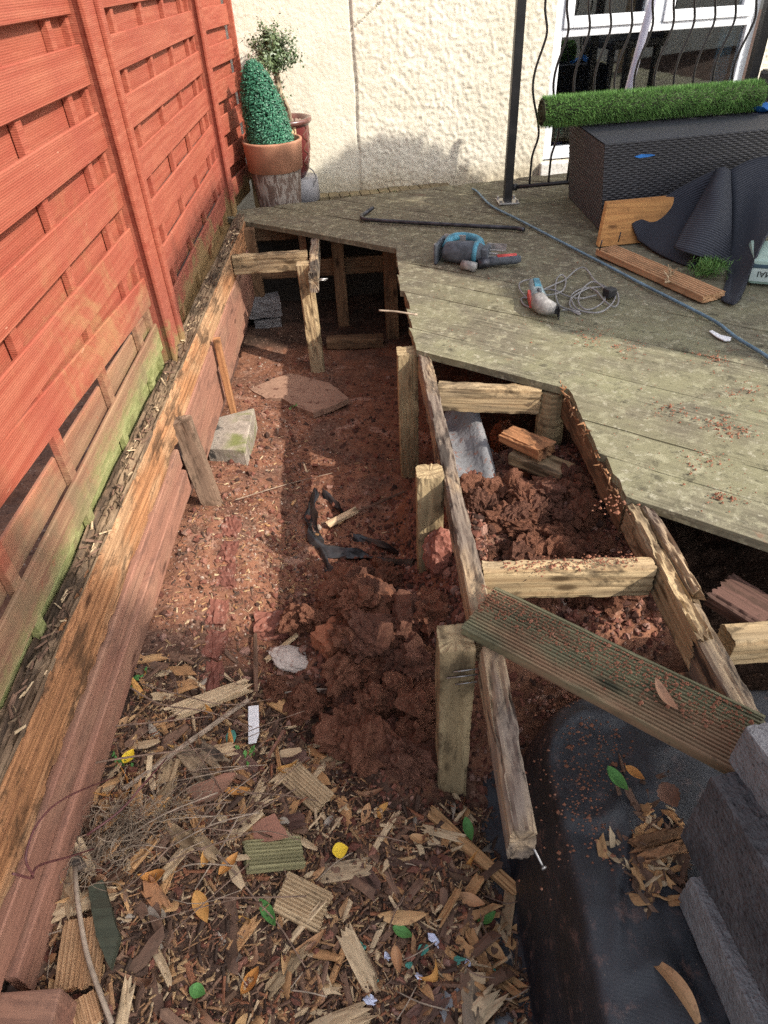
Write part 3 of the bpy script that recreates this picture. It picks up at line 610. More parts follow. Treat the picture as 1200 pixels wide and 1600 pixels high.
# ------------------------------------------------------------------ house wall, window
WA = math.atan(.109); WE = Vector((math.cos(WA), math.sin(WA), 0)); WN = Vector((math.sin(WA), -math.cos(WA), 0)); W0 = Vector((-.3, 5.0, 0))
def wl(u, z, d=0.): return W0+WE*u+WN*d+Vector((0, 0, z))
WMAT = Matrix((WE, -WN, Vector((0, 0, 1)))).transposed().to_4x4(); WMAT.translation = W0      # local x along the wall, y into the house
def wpx(p): q = onpl(p, W0, (WN.x, WN.y, 0))-W0; return q.dot(WE), q.z
wu0, wu1, wz0, wz1 = 1.67, 3.08, -.02, 1.7
us = np.concatenate([np.arange(-.6, 3.2, .0085), np.arange(3.2, 9., .04)]); zs = np.concatenate([np.arange(-.75, -.2, .03), np.arange(-.2, 1.3, .0085), np.arange(1.3, 2.2, .03)]); U, Z = np.meshgrid(us, zs, indexing='ij')
cr = .365+.012*fbm(Z*4, 0, 0, 3, 3)
rough = .35+.65*sst(cr-.01, cr+.02, U)
lump = np.clip(fbm(U*62+2*fbm(U*5, Z*5, 0, 2, 83), Z*56, 0, 4, 81)*1.3, -.25, .45)*(.55+.45*sst(-.2, .25, fbm(U*4, Z*4, 0, 3, 85)))
D = rough*(.0054*lump+.006*fbm(U*60, Z*60, 0, 3, 91))+.012*fbm(U*2, Z*2, 0, 3, 95)+.008*sst(cr-.004, cr+.004, U)-.012*np.exp(-((U-cr)/.006)**2)*(Z > .1)
ck = .40+.16*(Z-.82)/.12+.03*fbm(Z*14, 0, 0, 3, 7); D = D-.014*np.exp(-((U-ck)/.006)**2)*(Z > .79)*(Z < 1.3)
P3 = np.stack([U, -D, Z], -1).reshape(-1, 3); nz = len(zs)
i, j = np.meshgrid(np.arange(len(us)-1), np.arange(nz-1), indexing='ij'); q = np.stack([i*nz+j, (i+1)*nz+j, (i+1)*nz+j+1, i*nz+j+1], -1).reshape(-1, 4)
uc = us[:-1][i].ravel()+.005; zc = zs[:-1][j].ravel()+.005; q = q[~((uc > wu0) & (uc < wu1) & (zc > wz0) & (zc < wz1))]
house = tag(empty('house', wl(.5, -.6)), 'cream rough-rendered house wall closing off the garden behind the deck', 'house')
link('wall', mesh('wall', P3.tolist(), q.tolist(), RENDER, True), WMAT, house)
m = MB(); u = -.02
while u < .93:
    w = .07+random.uniform(-.006, .006); m.box((u, -.13+random.uniform(-.006, .004), -.3), (u+w-.004, -.015, -.1+random.uniform(-.006, .004))); u += w
plm = m_speck('mossy_brick', (.14, .11, .07), (.24, .19, .11), (.12, .13, .06), 30.); m.build('brick_plinth', plm, house, mat4=WMAT, bevel=.005)
win = m2 = None
m = MB(); fw = .062
for lo, hi in (((wu0, .02, wz0), (wu0+fw, .085, wz1)), ((wu1-fw, .02, wz0), (wu1, .085, wz1)), ((wu0+fw, .02, wz0), (wu1-fw, .085, wz0+.075)), ((wu0+fw, .02, .69), (wu1-fw, .085, .735)), ((wu0+fw, .02, wz1-.06), (wu1-fw, .085, wz1)), (((wu0+wu1)/2-.035, .022, .735), ((wu0+wu1)/2+.035, .083, wz1-.06))): m.box(lo, hi)
win = m.build('window', WHITE, house, mat4=WMAT, bevel=.006)
mid = (wu0+wu1)/2
for a, b in ((wu0+fw+.002, mid-.037), (mid+.037, wu1-fw-.002)):
    m = MB(); s = .062; z0, z1 = .737, wz1-.062
    for lo, hi in (((a, .008, z0), (a+s, .07, z1)), ((b-s, .008, z0), (b, .07, z1)), ((a+s, .008, z0), (b-s, .07, z0+s)), ((a+s, .008, z1-s), (b-s, .07, z1))): m.box(lo, hi)
    m.build('sash', WHITE, win, mat4=WMAT, bevel=.006)
m = MB().box((wu0+fw-.005, .048, wz0+.07), (wu1-fw+.005, .054, .70)).box((wu0+fw+.05, .035, .78), (mid-.08, .041, wz1-.1)).box((mid+.08, .035, .78), (wu1-fw-.05, .041, wz1-.1)); m.build('pane', GLASS, win, mat4=WMAT)
m = MB()
for k in range(6): m.box((wu0-.02+k*.24, -.05, -.165), (wu0-.02+k*.24+.234, .06, -.03))
m.build('sill', WHITEB, house, mat4=WMAT, bevel=.008)
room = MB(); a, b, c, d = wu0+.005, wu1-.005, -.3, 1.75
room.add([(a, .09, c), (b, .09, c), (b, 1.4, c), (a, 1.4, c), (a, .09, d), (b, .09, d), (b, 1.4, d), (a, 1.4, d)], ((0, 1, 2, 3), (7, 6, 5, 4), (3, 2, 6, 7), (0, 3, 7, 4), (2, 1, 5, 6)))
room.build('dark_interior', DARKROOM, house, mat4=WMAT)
MB().box((wu0+.07, .09, -.02), (wu1-.07, .24, .0)).build('inner_sill', WHITE, house, mat4=WMAT)
MB().box((wu1-.19, .1, .0), (wu1-.075, .13, .69)).build('curtain', m_plain('teal_curtain', (.09, .17, .22), .8, .2), house, mat4=WMAT, bevel=.01)
def onsill(name, u, label, cat, parts):
    o = tag(link(name, None, WMAT @ Matrix.Translation((u, .17, .0))), label, cat)
    for nm, mb, mt in parts: mb.build(nm, mt, o, mat4=WMAT @ Matrix.Translation((u, .17, .0)), smooth=True)
for u, h, lb in ((wu0+.16, .16, 'green cactus in a purple pot on the left window sill'), (wu0+.3, .13, 'smaller green cactus in a pink pot behind the window')):
    onsill('cactus', u, lb, 'cactus', (('pot', MB().lathe([(0, 0), (.03, 0), (.037, .06), (.03, .06)], 16), m_plain('mauve_pot', (.4, .26, .45), .5, .4)), ('stem', MB().tube([(0, 0, .055), (.0, 0, .1), (.004, 0, .055+h)], [.017, .02, .012], 10).tube([(0, 0, .1), (.03, 0, .11), (.034, 0, .15)], [.01, .011, .008], 8), m_plain('cactus_green', (.06, .3, .2), .6, .3))))
onsill('candle', mid+.02, 'short cream candle on the window sill', 'candle', (('wax', MB().lathe([(0, 0), (.03, 0), (.03, .06), (.026, .075), (0, .072)], 16), m_plain('cream_wax', (.7, .6, .4), .5, .4)),))
onsill('bottle', wu1-.36, 'dark bottle with a pale label standing behind the right window', 'bottle', (('body', MB().lathe([(0, 0), (.038, 0), (.038, .2), (.014, .26), (.013, .32), (0, .32)], 18), m_plain('dark_glass', (.02, .025, .03), .15, .6)), ('label', MB().lathe([(.0385, .01), (.0385, .09)], 18), m_plain('cream_label', (.6, .56, .42), .7, .2)), ('neck_label', MB().lathe([(.0387, .13), (.0387, .19)], 18), m_plain('grey_label', (.25, .27, .3), .6, .3))))
# ------------------------------------------------------------------ railing
RY = lambda x: 4.10+.109*(x-.9)
rail = tag(empty('railing', (1.5, 4.2, 0)), 'black metal railing with wavy balusters and square post in front of the window', 'railing')
pp = MB().box((.872, 4.078, .006), (.918, 4.124, 1.02)).build('post', BLACKM, rail, bevel=.003)
MB().box((.835, 4.04, .007), (.955, 4.16, .016)).build('base_plate', STEEL, pp, bevel=.002)
m = MB()
for sx in (-1, 1):
    for sy in (-1, 1): m.lathe([(0, .03), (.008, .03), (.008, .015)], 6, 0, Matrix.Translation((.895+sx*.047, 4.1+sy*.047, 0)))
m.build('bolts', STEEL, pp)
MB().box((2.215, 4.222, .02), (2.265, 4.272, 1.02)).build('post', BLACKM, rail, bevel=.003)
for z, w in ((.085, .012), (.99, .02)):
    MB().tube([(.915, RY(.915), z), (2.22, RY(2.22), z)], w, 4 if z > .5 else 8).build('rail', BLACKM, rail, smooth=z < .5)
MB().tube([(.918, RY(.918), .085), (.945, RY(.945), .085)], .019, 10).build('bracket', BLACKM, rail, smooth=True)
def baluster(x):
    P = []
    for i in range(41):
        z = .085+.905*i/40; a = sst(.2, .35, z)*sst(.92, .78, z); P.append((x+.028*float(a)*math.sin((z-.2)*2*math.pi/.52), RY(x), z))
    return MB().tube(P, .0062, 6).build('baluster', BLACKM, rail, smooth=True)
for k in range(11): baluster(1.02+k*.113)
p0 = onpl((978, 155), (.9, 4.42, 0), (-.109, 1, 0)); p1 = onpl((1022, -8), (.9, 4.42, 0), (-.109, 1, 0)); d = (p1-p0)
tag(MB().tube([p0-d*.75, p1+d*.3], .022, 10).build('leaning_pole', POLE, smooth=True), 'pale pole leaning behind the railing across the window', 'pole')
# ------------------------------------------------------------------ pots by the wall
def leaf_card(mb, p, nrm, L, w, mi=0):
    n = Vector(nrm).normalized(); a = n.orthogonal().normalized(); r = random.uniform(0, 6.28); t = (a*math.cos(r)+n.cross(a)*math.sin(r)); t = (t+n*random.uniform(-.2, .7)).normalized(); s = t.cross(n).normalized(); k = n*L*.12
    mb.add([p, p+t*L*.45+s*w-k, p+t*L, p+t*L*.45-s*w-k], ((0, 1, 2), (0, 2, 3)), mi)
pc = Vector((-.462, 4.53, -.12))
pot = tag(empty('potted_cone', pc), 'clipped boxwood cone in a tall terracotta pot with a flaking grey body', 'potted plant')
T = Matrix.Translation(pc)
MB().lathe([(0, 0), (.118, 0), (.135, .1), (.152, .27), (.154, .285)], 48).build('pot_body', FLAKE, pot, mat4=T, smooth=True)
MB().lathe([(.154, .285), (.166, .29), (.176, .43), (.18, .44), (.178, .449), (.164, .449), (.158, .42), (.155, .40)], 48).build('pot_rim', TERRA, pot, mat4=T, smooth=True)
MB().lathe([(.158, .415), (.08, .42), (0, .425)], 32).build('soil', SOILP, pot, mat4=T)
m = MB()
for k in range(9500):
    h = random.random()**1.25; a = random.uniform(0, 6.283); r = .118*(1-h**2.3)**.62+.012; lean = -.055*h
    q = Vector((lean+r*math.cos(a), r*math.sin(a), .40+h*.44))*1.; q += Vector((random.gauss(0, .004), random.gauss(0, .004), random.gauss(0, .004)))
    leaf_card(m, q, (math.cos(a), math.sin(a), .3+h*1.2), random.uniform(.008, .018), random.uniform(.003, .006))
cone = m.build('foliage', BOXL, pot, mat4=T)
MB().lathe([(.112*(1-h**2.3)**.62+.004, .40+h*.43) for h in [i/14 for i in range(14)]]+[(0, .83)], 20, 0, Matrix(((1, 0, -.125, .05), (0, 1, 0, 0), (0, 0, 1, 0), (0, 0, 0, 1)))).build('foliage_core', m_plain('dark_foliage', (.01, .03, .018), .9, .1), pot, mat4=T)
pc = Vector((-.40, 4.80, .06)); T = Matrix.Translation(pc)
urn = tag(empty('potted_topiary', pc), 'ball topiary tree in a scroll-painted glazed urn on a plastic stand', 'potted plant')
MB().lathe([(0, 0), (.1, 0), (.125, .04), (.145, .15), (.15, .29), (.15, .3)], 48).build('urn_body', URN, urn, mat4=T, smooth=True)
MB().lathe([(.15, .3), (.166, .305), (.174, .318), (.172, .335), (.15, .335), (.13, .3)], 48).build('urn_rim', GLAZE, urn, mat4=T, smooth=True)
m = MB()
for a0 in (-1.2, -.55, .1):
    for q in range(3):
        z0 = .04+q*.085; P = []
        for i in range(15):
            t = i/14; a = a0+.16*math.sin(t*6.28*1.2+q)*(1-t*.3); z = z0+t*.09; r = float(np.interp(z, [0, .04, .15, .29], [.1, .125, .145, .15]))+.001
            P.append((r*math.cos(a), r*math.sin(a), z))
        m.tube(P, .0032, 5)
m.build('scrollwork', GLAZEL, urn, mat4=T)
m = MB()
for k in range(60): a = random.uniform(0, 6.28); r = random.uniform(0, .12); m.lathe([(0, .012), (.012, .006), (.014, 0)], 6, 0, Matrix.Translation((r*math.cos(a), r*math.sin(a), .305)))
m.build('pebbles', PEB, urn, mat4=T)
m = MB(); top = Vector((-.02, .0, .58))
m.tube(smooth_path([(.03, 0, .29), (.015, .01, .4), (-.01, 0, .5), top]), .012, 7).tube(smooth_path([(.045, 0, .29), (.04, -.01, .38), (.005, .012, .47), (.0, 0, .58)]), .009, 7)
tips = []
for k in range(34):
    a = random.uniform(0, 6.28); e = random.uniform(-.15, 1.4); L = random.uniform(.1, .185); d = Vector((math.cos(a)*math.cos(e), math.sin(a)*math.cos(e), math.sin(e))); q = top+Vector((0, 0, random.uniform(-.03, .08))); t = q+d*L
    m.tube([q, q.lerp(t, .5)+Vector((0, 0, .01)), t], [.005, .003, .0015], 5); tips.append((q, t))
m.build('stem', STEMM, urn, mat4=T)
m = MB()
for q, t in tips:
    for k in range(95):
        p = q.lerp(t, random.uniform(.35, 1.15))+Vector((random.gauss(0, .017), random.gauss(0, .017), random.gauss(0, .017))); leaf_card(m, p, (p-top)+Vector((random.gauss(0, .07), random.gauss(0, .07), random.gauss(0, .07)+.05)), random.uniform(.014, .026), random.uniform(.004, .008))
for z in (.45, .49, .53):
    for k in range(10): leaf_card(m, Vector((.0+random.gauss(0, .02), random.gauss(0, .02), z+random.gauss(0, .01))), (random.gauss(0, 1), random.gauss(0, 1), .5), .02, .006)
m.build('foliage', BAYL, urn, mat4=T)
stc = Vector((-.355, 4.80, -.6)); T = Matrix.Translation(stc)
o = MB().lathe([(0, 0), (.115, 0), (.105, .5), (.135, .52), (.135, .585), (.13, .655), (0, .655)], 4 if False else 24).build('plastic_stand', GREYPL, mat4=T, smooth=True); tag(o, 'grey plastic stand under the glazed urn', 'stand')
P = [ony(p, 4.72) for p in ((483, 262), (490, 268), (494, 280), (491, 286), (489, 300), (490, 312), (495, 318))]
tag(MB().tube(smooth_path(P), .004, 6).build('thin_cable', GREYC, smooth=True), 'thin cable hanging from the glazed urn against the wall', 'cable')
# ------------------------------------------------------------------ tools and things on the deck
DZ = .009
P = [onz(p, DZ+.012) for p in ((583, 328), (571, 333), (565, 337), (568, 342), (585, 344), (650, 348), (740, 353), (800, 356), (819, 359))]
P[0].z += .012
tag(MB().tube(smooth_path(P, 5), [.011]*36+[.0115]*5, 8).build('pry_bar', DARKM, smooth=True), 'long dark steel pry bar with a hooked end lying on the deck', 'pry bar')
# jigsaw lying on its side: local x along the body, built at its place
jp = onz((735, 412), DZ); JX = (onz((800, 408), DZ)-onz((690, 400), DZ)).normalized(); JM = frame_mat(jp, jp+JX); JM.translation = jp
js = tag(link('jigsaw', None, JM), 'blue and black jigsaw lying on its side on the deck', 'power tool')
m = MB(); m.tube([(-.135, .0, .055), (-.12, 0, .05), (-.06, 0, .05), (.0, 0, .052), (.045, 0, .05), (.06, 0, .048)], [.02, .042, .05, .05, .044, .03], 16); m.build('motor_body', TGREY, js, mat4=JM, smooth=True)
MB().tube([(.015, 0, .052), (.035, 0, .051)], .0515, 16).build('blue_band', TBLUE, js, mat4=JM, smooth=True)
MB().tube(smooth_path([(-.125, .02, .06), (-.115, .09, .08), (-.06, .125, .08), (.01, .1, .075), (.04, .035, .06)], 4), [.02]+[.021]*15+[.024], 12).build('handle', TBLUE, js, mat4=JM, smooth=True)
MB().box((-.165, -.05, .0), (-.15, .1, .09)).build('end_cap', TGREY, js, mat4=JM, bevel=.006)
MB().box((-.155, .098, .03), (-.05, .106, .095)).build('side_plate', TSIL, js, mat4=JM, bevel=.001); MB().box((-.1715, -.03, .03), (-.166, .0, .085)).build('vent_plate', TSIL, js, mat4=JM, bevel=.001)
MB().box((.055, -.035, .02), (.085, .045, .08)).build('gear_head', TGREY, js, mat4=JM, bevel=.006)
m = MB(); m.box((.06, .075, .045), (.15, .079, .075)).box((.08, .03, .06), (.083, .079, .066)); m.tube([(.085, .01, .05), (.125, .01, .05)], .006, 6).tube([(.085, .02, .062), (.15, .03, .06)], .004, 6).tube([(.085, -.012, .04), (.12, -.012, .04)], .008, 8); m.build('blade_guard', TSIL, js, mat4=JM, bevel=0)
MB().tube([(-.02, -.075, .02), (.045, -.095, .02)], .021, 10).build('dust_port', TSIL, js, mat4=JM, smooth=True)
MB().tube([(.05, -.06, .022), (.095, -.035, .025)], .022, 10).build('lock_knob', DARKM, js, mat4=JM, smooth=True)
g = MB().tube([(.095, -.03, .027), (.12, -.015, .027), (.21, .03, .026), (.225, .037, .026)], [.02, .021, .021, .014], 12).build('grip', TGREY, js, mat4=JM, smooth=True)
MB().tube([(.125, -.008, .036), (.205, .033, .035)], .0165, 10).build('red_inlay', TRED, g, mat4=JM, smooth=True)
# oscillating tool with its cable
tp = onz((840, 478), DZ); tX = (onz((847, 502), DZ)-onz((832, 447), DZ)).normalized(); TM = frame_mat(tp, tp+tX); TM.translation = tp
mt = tag(link('multi_tool', None, TM), 'grey-blue oscillating multi-tool with red trim and a coiled grey cable on the deck', 'power tool')
MB().tube([(-.16, 0, .034), (-.15, 0, .034), (-.07, 0, .034), (.02, 0, .036), (.035, 0, .036)], [.018, .026, .028, .033, .03], 14).build('motor_body', TPALE, mt, mat4=TM, smooth=True)
MB().box((-.13, -.012, .058), (-.05, .014, .067)).build('label_plate', TBLUE, mt, mat4=TM, bevel=.003)
MB().box((-.06, -.039, .012), (.05, -.026, .045)).build('red_trim', TRED, mt, mat4=TM, bevel=.004)
MB().tube([(.03, -.002, .036), (.06, .0, .036), (.085, .01, .034), (.095, .03, .032), (.1, .055, .03)], [.034, .036, .034, .03, .02], 14).build('gear_head', TSIL, mt, mat4=TM, smooth=True)
MB().tube([(.0, -.002, .068), (.025, 0, .07)], .008, 8).build('switch', TGREY, mt, mat4=TM, smooth=True)
MB().box((.088, .064, -.0), (.14, .068, .045)).box((.085, .052, .012), (.115, .064, .036)).build('blade', DARKM, mt, mat4=TM, bevel=.001)
def z4(x, y): return onz((800+x*.15, 420+y*.15), DZ+.005)
c = [(245, 165), (215, 130), (140, 125), (80, 150), (75, 210), (110, 270), (170, 300), (260, 250), (360, 215), (460, 165), (560, 110), (650, 30), (730, 0), (790, 30), (850, 110), (920, 180), (970, 250), (960, 330), (880, 400), (780, 440), (710, 400), (690, 310), (740, 210), (830, 150), (920, 170), (1040, 230), (1075, 300), (1020, 400), (900, 460), (720, 440), (640, 390), (615, 300), (680, 230), (790, 200), (880, 250), (970, 350), (1060, 395), (1105, 360), (1090, 260), (990, 200), (820, 200), (700, 260), (610, 330), (610, 400), (700, 455), (600, 440), (520, 410), (470, 340), (450, 210), (470, 110), (520, 70), (560, 110), (540, 220), (470, 270), (360, 275), (330, 225), (440, 235), (560, 290), (700, 310), (880, 280)]
pts = [z4(*p)+Vector((0, 0, .003*math.sin(i*1.7)+.003)) for i, p in enumerate(c)]
MB().tube(smooth_path(pts, 5), .0036, 6).build('cable', GREYC, mt, smooth=True)
MB().tube(smooth_path([z4(*p) for p in ((520, 430), (590, 430), (640, 450), (700, 475), (705, 462), (620, 440))], 5), .0038, 6).build('cable_tail', GREYC, mt, smooth=True)
MB().tube(smooth_path([z4(*p) for p in ((180, 400), (120, 370), (95, 320), (120, 300), (180, 310))], 5), .0036, 6).build('cable_loop', GREYC, mt, smooth=True)
pq = z4(1010, 290); MB().box((-.022, -.02, 0), (.022, .02, .036)).build('plug', BLACKC, mt, mat4=Matrix.Translation(pq) @ Matrix.Rotation(.4, 4, 'Z'), bevel=.006)
P = [onz(p, DZ+.008) for p in ((738, 295), (746, 300), (767, 321), (808, 342), (850, 364), (900, 390), (937, 409), (1000, 442), (1075, 480), (1120, 504), (1150, 527), (1200, 558), (1260, 605))]
tag(MB().tube(smooth_path(P, 5), .0063, 8).build('hose', HOSE, smooth=True), 'thin blue-grey hose running across the deck', 'hose')
# grooved offcut with nails
A, B, C2, D2 = [onz(p, DZ+.03) for p in ((922, 392), (972, 379), (1136, 447), (1099, 472))]
go = beam('grooved_offcut', (A+B)/2, (C2+D2)/2, (A-B).length*.93, .028, OFFC, groove=.006, wear=.001, rag=(.002, .004))
go.data = beam_mesh('grooved_offcut', ((C2+D2)/2-(A+B)/2).length, .118, .03, OFFC, groove=.006, wear=.001, rag=(.002, .004), pitch=.0148)
tag(go, 'clean orange grooved deck-board offcut with nails standing up', 'offcut')
m = MB()
for p in ((937, 391), (966, 378)): q = onz(p, DZ+.03); m.tube([q, q+Vector((.004, 0, .045))], .003, 6)
m.build('nail', DARKM, go, smooth=True)
m = MB()
for k in range(9): q = onz((1044+random.uniform(-5, 5), 435+random.uniform(-7, 6)), DZ+.034); m.tube([q, q+Vector((random.uniform(-.02, .02), random.uniform(-.02, .02), random.uniform(.0, .05)))], [.006, .002], 5)
m.build('torn_splinters', CHIPB, go)
# leaning board against the wicker box
BX = math.radians(8); bm4 = Matrix(((math.cos(BX), .02, -.12, 1.25), (math.sin(BX), 1, .0, 3.465), (0, 0, 1, .008), (0, 0, 0, 1)))      # wicker box: local x along its front, y to the back
def bpt(x, y, z): return bm4 @ Vector((x, y, z))
a0, a1 = onz((935, 386), DZ), ony((949, 318), 3.36); wv = Vector((.36, .04, 0)); th = Vector((-.006, .025, .004))
m = MB(); V = [a0, a0+wv, a1+wv, a1]; V += [v+th for v in V]; m.add(V, ((0, 1, 2, 3), (7, 6, 5, 4), (0, 4, 5, 1), (1, 5, 6, 2), (2, 6, 7, 3), (3, 7, 4, 0)))
tag(m.build('leaning_board', PLY, bevel=.002), 'short orange board propped on edge against the wicker box', 'board')
# wicker box
bw, bd, bh = 1.15, .66, .40
box = tag(link('wicker_box', None, Matrix.Translation((1.25, 3.465, .008))), 'large black woven rattan storage box on the deck under the grass roll', 'storage box')
def woven(name, w, h, fn, mat, su, sv, amp, square, holes=None):
    us = np.arange(0, w+1e-6, su/4); vs = np.arange(0, h+1e-6, sv/4); U, Vv = np.meshgrid(us, vs, indexing='ij')
    i = np.floor(U/su); jj = np.floor(Vv/sv); par = ((i+jj) % 2)*2-1
    a = np.sin((U/su-i)*np.pi); b = np.sin((Vv/sv-jj)*np.pi)
    d = amp*(np.where(par > 0, a*(.35+.65*b), .25*b-.35*a) if square else (b**.6*(.55+.45*np.sin(U/su*np.pi+jj*np.pi))))
    P = np.stack([U, Vv, d], -1).reshape(-1, 3); V = [fn(*p) for p in P.tolist()]; n = len(vs)
    ii, kk = np.meshgrid(np.arange(len(us)-1), np.arange(n-1), indexing='ij'); q = np.stack([ii*n+kk, (ii+1)*n+kk, (ii+1)*n+kk+1, ii*n+kk+1], -1).reshape(-1, 4)
    return link(name, mesh(name, [bm4 @ Vector(v) for v in V], q.tolist(), mat, True), None, box)
woven('front_panel', bw, bh, lambda u, v, d: (u, -d, v), WICK, .022, .0105, .004, False)
woven('side_panel', bd, bh, lambda u, v, d: (-d, bd-u, v), WICKG, .015, .015, .006, True)
woven('lid', bw, bd, lambda u, v, d: (u, v, bh+d), WICK, .022, .0105, .003, False)
MB().box((.004, .004, 0), (bw-.004, bd-.004, bh-.004), 0, bm4).build('inner_shell', m_plain('black_shell', (.01, .01, .012), .8, .2), box)
m = MB(); q = [(.155, -.006, .335), (.19, -.0065, .343), (.235, -.0065, .339), (.262, -.006, .333), (.22, -.0065, .328), (.18, -.0065, .327)]; q = [tuple(bm4 @ Vector(p)) for p in q]; n = len(q); m.add(q+[(x, y+.004, z) for x, y, z in q], (tuple(range(n)),)+tuple(((i+1) % n, i, i+n, (i+1) % n+n) for i in range(n)))
tag(m.build('blue_patch', BLUE, box), None, None)
# artificial grass roll
ra, rb = ony((846, 182), 3.90), ony((1183, 160), 4.02); ra.z = rb.z = bh+.008+.078
rd = (rb-ra).normalized(); ru = rd.cross(Vector((0, 0, 1))).normalized(); RR = .062
roll = tag(MB().tube([ra, rb], RR, 32).build('grass_roll', GRASSK, smooth=True), 'rolled-up artificial grass lying along the top of the wicker box', 'artificial grass roll')
m = MB(); Lr = (rb-ra).length
for k in range(30000):
    a = random.uniform(0, 6.283); s = random.uniform(0, Lr); nn = ru*math.cos(a)+Vector((0, 0, 1))*math.sin(a); p = ra+rd*s+nn*RR*.98; tdir = (nn+rd*random.gauss(0, .45)+ru.cross(rd)*0+Vector((random.gauss(0, .35), random.gauss(0, .35), random.gauss(0, .35)))).normalized(); L = random.uniform(.014, .024); w = tdir.cross(nn+Vector((.01, 0, 0)))
    w = (w.normalized() if w.length > 1e-4 else rd)*.0013; m.add([p-w, p+w, p+tdir*L], ((0, 1, 2),))
o = m.build('pile', GRASSB, roll); o['kind'] = 'stuff'
m = MB(); P = []
for i in range(46): a = i*.38; r = RR*.97-i*.0014; P.append(ra-rd*.002+(ru*math.cos(a)+Vector((0, 0, 1))*math.sin(a))*r)
m.tube(P, .004, 5).build('spiral_end', m_plain('roll_backing', (.08, .09, .05), .9, .1), roll)
# rattan chair at the right edge, blue tarp
ch = tag(empty('rattan_chair', (2.6, 4.1, .01)), 'black rattan chair at the right edge beside the grass roll', 'chair')
cm = Matrix.Translation((2.34, 3.86, 0)); m = MB()
m.box((0, 0, .5), (.5, .5, .56)); m.build('seat', WICK, ch, mat4=cm, bevel=.015)
m = MB(); us = [i*.0125 for i in range(41)]
m.add([(u, v, .561+.005*math.sin(u*250)*math.sin(v*250)) for u in us for v in us], [(i*41+j, (i+1)*41+j, (i+1)*41+j+1, i*41+j+1) for i in range(40) for j in range(40)])
m.build('weave', WICK, ch, mat4=cm)
for x in (.03, .44):
    for y in (.03, .44): MB().box((x-.02, y-.02, .022), (x+.025, y+.025, .5)).build('leg', WICK, ch, mat4=cm, bevel=.005)
MB().box((.44, .0, .56), (.5, .5, .95)).build('backrest', WICK, ch, mat4=cm, bevel=.015)
tq = bpt(.93, .36, bh+.004); m = MB(); V = []
for i in range(9):
    for j in range(6): V.append((tq.x+i*.03, tq.y+j*.03, tq.z+.012+.014*math.sin(i*1.3+j*.9)+.01*math.cos(j*2.1)))
m.add(V, [(i*6+j, (i+1)*6+j, (i+1)*6+j+1, i*6+j+1) for i in range(8) for j in range(5)])
tag(m.build('blue_cloth', BLUE, smooth=True), 'crumpled bright blue cloth on the wicker box by the chair', 'cloth')
# black ribbed drape (folded-back artificial grass)
def dp(px, py, y=None):
    q = onz((px, py), .012) if y is None else ony((px, py), y)
    if q.z < .012: q = onz((px, py), .012)
    return q
PANELS = [
 [[(986, 350, 3.32), (990, 362, 3.27), (997, 376, 3.24)], [(1028, 316, 3.40), (1026, 350, 3.32), (1020, 392, 3.12)], [(1080, 284, 3.44), (1068, 335, 3.32), (1050, 408, 3.0)], [(1124, 264, 3.45), (1112, 335, 3.3), (1085, 420, 2.96)]],
 [[(1120, 265, 3.43), (1105, 293, 3.32), (1088, 325, 3.2), (1070, 357, 3.08), (1053, 388, 2.96)], [(1125, 264, 3.38), (1114, 296, 3.22), (1104, 330, 3.1), (1088, 364, 2.98), (1076, 396, 2.88)], [(1133, 264, 3.37), (1128, 298, 3.2), (1122, 334, 3.06), (1112, 370, 2.95), (1104, 404, 2.86)], [(1139, 268, 3.40), (1139, 302, 3.25), (1139, 340, 3.12), (1137, 376, 3.0), (1136, 413, 2.9)], [(1139, 271, 3.47), (1141, 305, 3.36), (1142, 345, 3.26), (1141, 380, 3.14), (1139, 416, 3.02)]],
 [[(1137, 271, 3.46), (1139, 345, 3.3), (1136, 420, 2.98), (1126, 470, None)], [(1146, 264, 3.44), (1148, 345, 3.2), (1143, 422, 2.86), (1136, 475, None)], [(1168, 253, 3.47), (1166, 340, 3.2), (1159, 416, 2.78), (1146, 477, None)], [(1192, 247, 3.5), (1189, 325, 3.2), (1175, 403, 2.76), (1152, 471, None)], [(1235, 245, 3.5), (1218, 322, 3.15), (1188, 392, 2.74), (1157, 462, None)]]]
V = []; Fc = []; uvs = []
for G in PANELS:
    cols = [smooth_path([dp(*p) for p in c], 6) for c in G]; rows = [smooth_path(r, 6) for r in zip(*cols)]; nc = len(rows[0]); b0 = len(V); acc = [0]*nc
    for j, r in enumerate(rows):
        for i, p in enumerate(r):
            if j: acc[i] += (p-rows[j-1][i]).length
            V.append((p.x+.004*float(vnoise(p.x*9, p.z*9, p.y*9)), p.y, max(p.z, .011))); uvs.append((i*.07, acc[i]/.0135))
    Fc += [(b0+j*nc+i, b0+j*nc+i+1, b0+(j+1)*nc+i+1, b0+(j+1)*nc+i) for j in range(len(rows)-1) for i in range(nc-1)]
me = mesh('grass_drape', V, Fc, DRAPE, True); ul = me.uv_layers.new(name='UVMap')
for lp in me.loops: ul.data[lp.index].uv = uvs[lp.vertex_index]
dr = tag(link('grass_drape', me), 'black ribbed backing of artificial grass draped in a tent shape before the wicker box', 'artificial grass sheet')
md = dr.modifiers.new('thickness', 'SOLIDIFY'); md.thickness = .008; md.offset = -1
m = MB(); q0 = onz((1112, 436), DZ)
for k in range(1500):
    p = q0+Vector((random.gauss(0, .04), random.gauss(.05, .03), 0)); p.z = DZ+random.uniform(0, .06); d = Vector((random.gauss(0, .6), random.gauss(-.5, .6), random.uniform(.1, 1))).normalized()*random.uniform(.015, .03); w = Vector((d.y, -d.x, 0)).normalized()*.0013
    m.add([p-w, p+w, p+d], ((0, 1, 2),))
o = m.build('grass_pile', GRASSB, dr); o['kind'] = 'stuff'
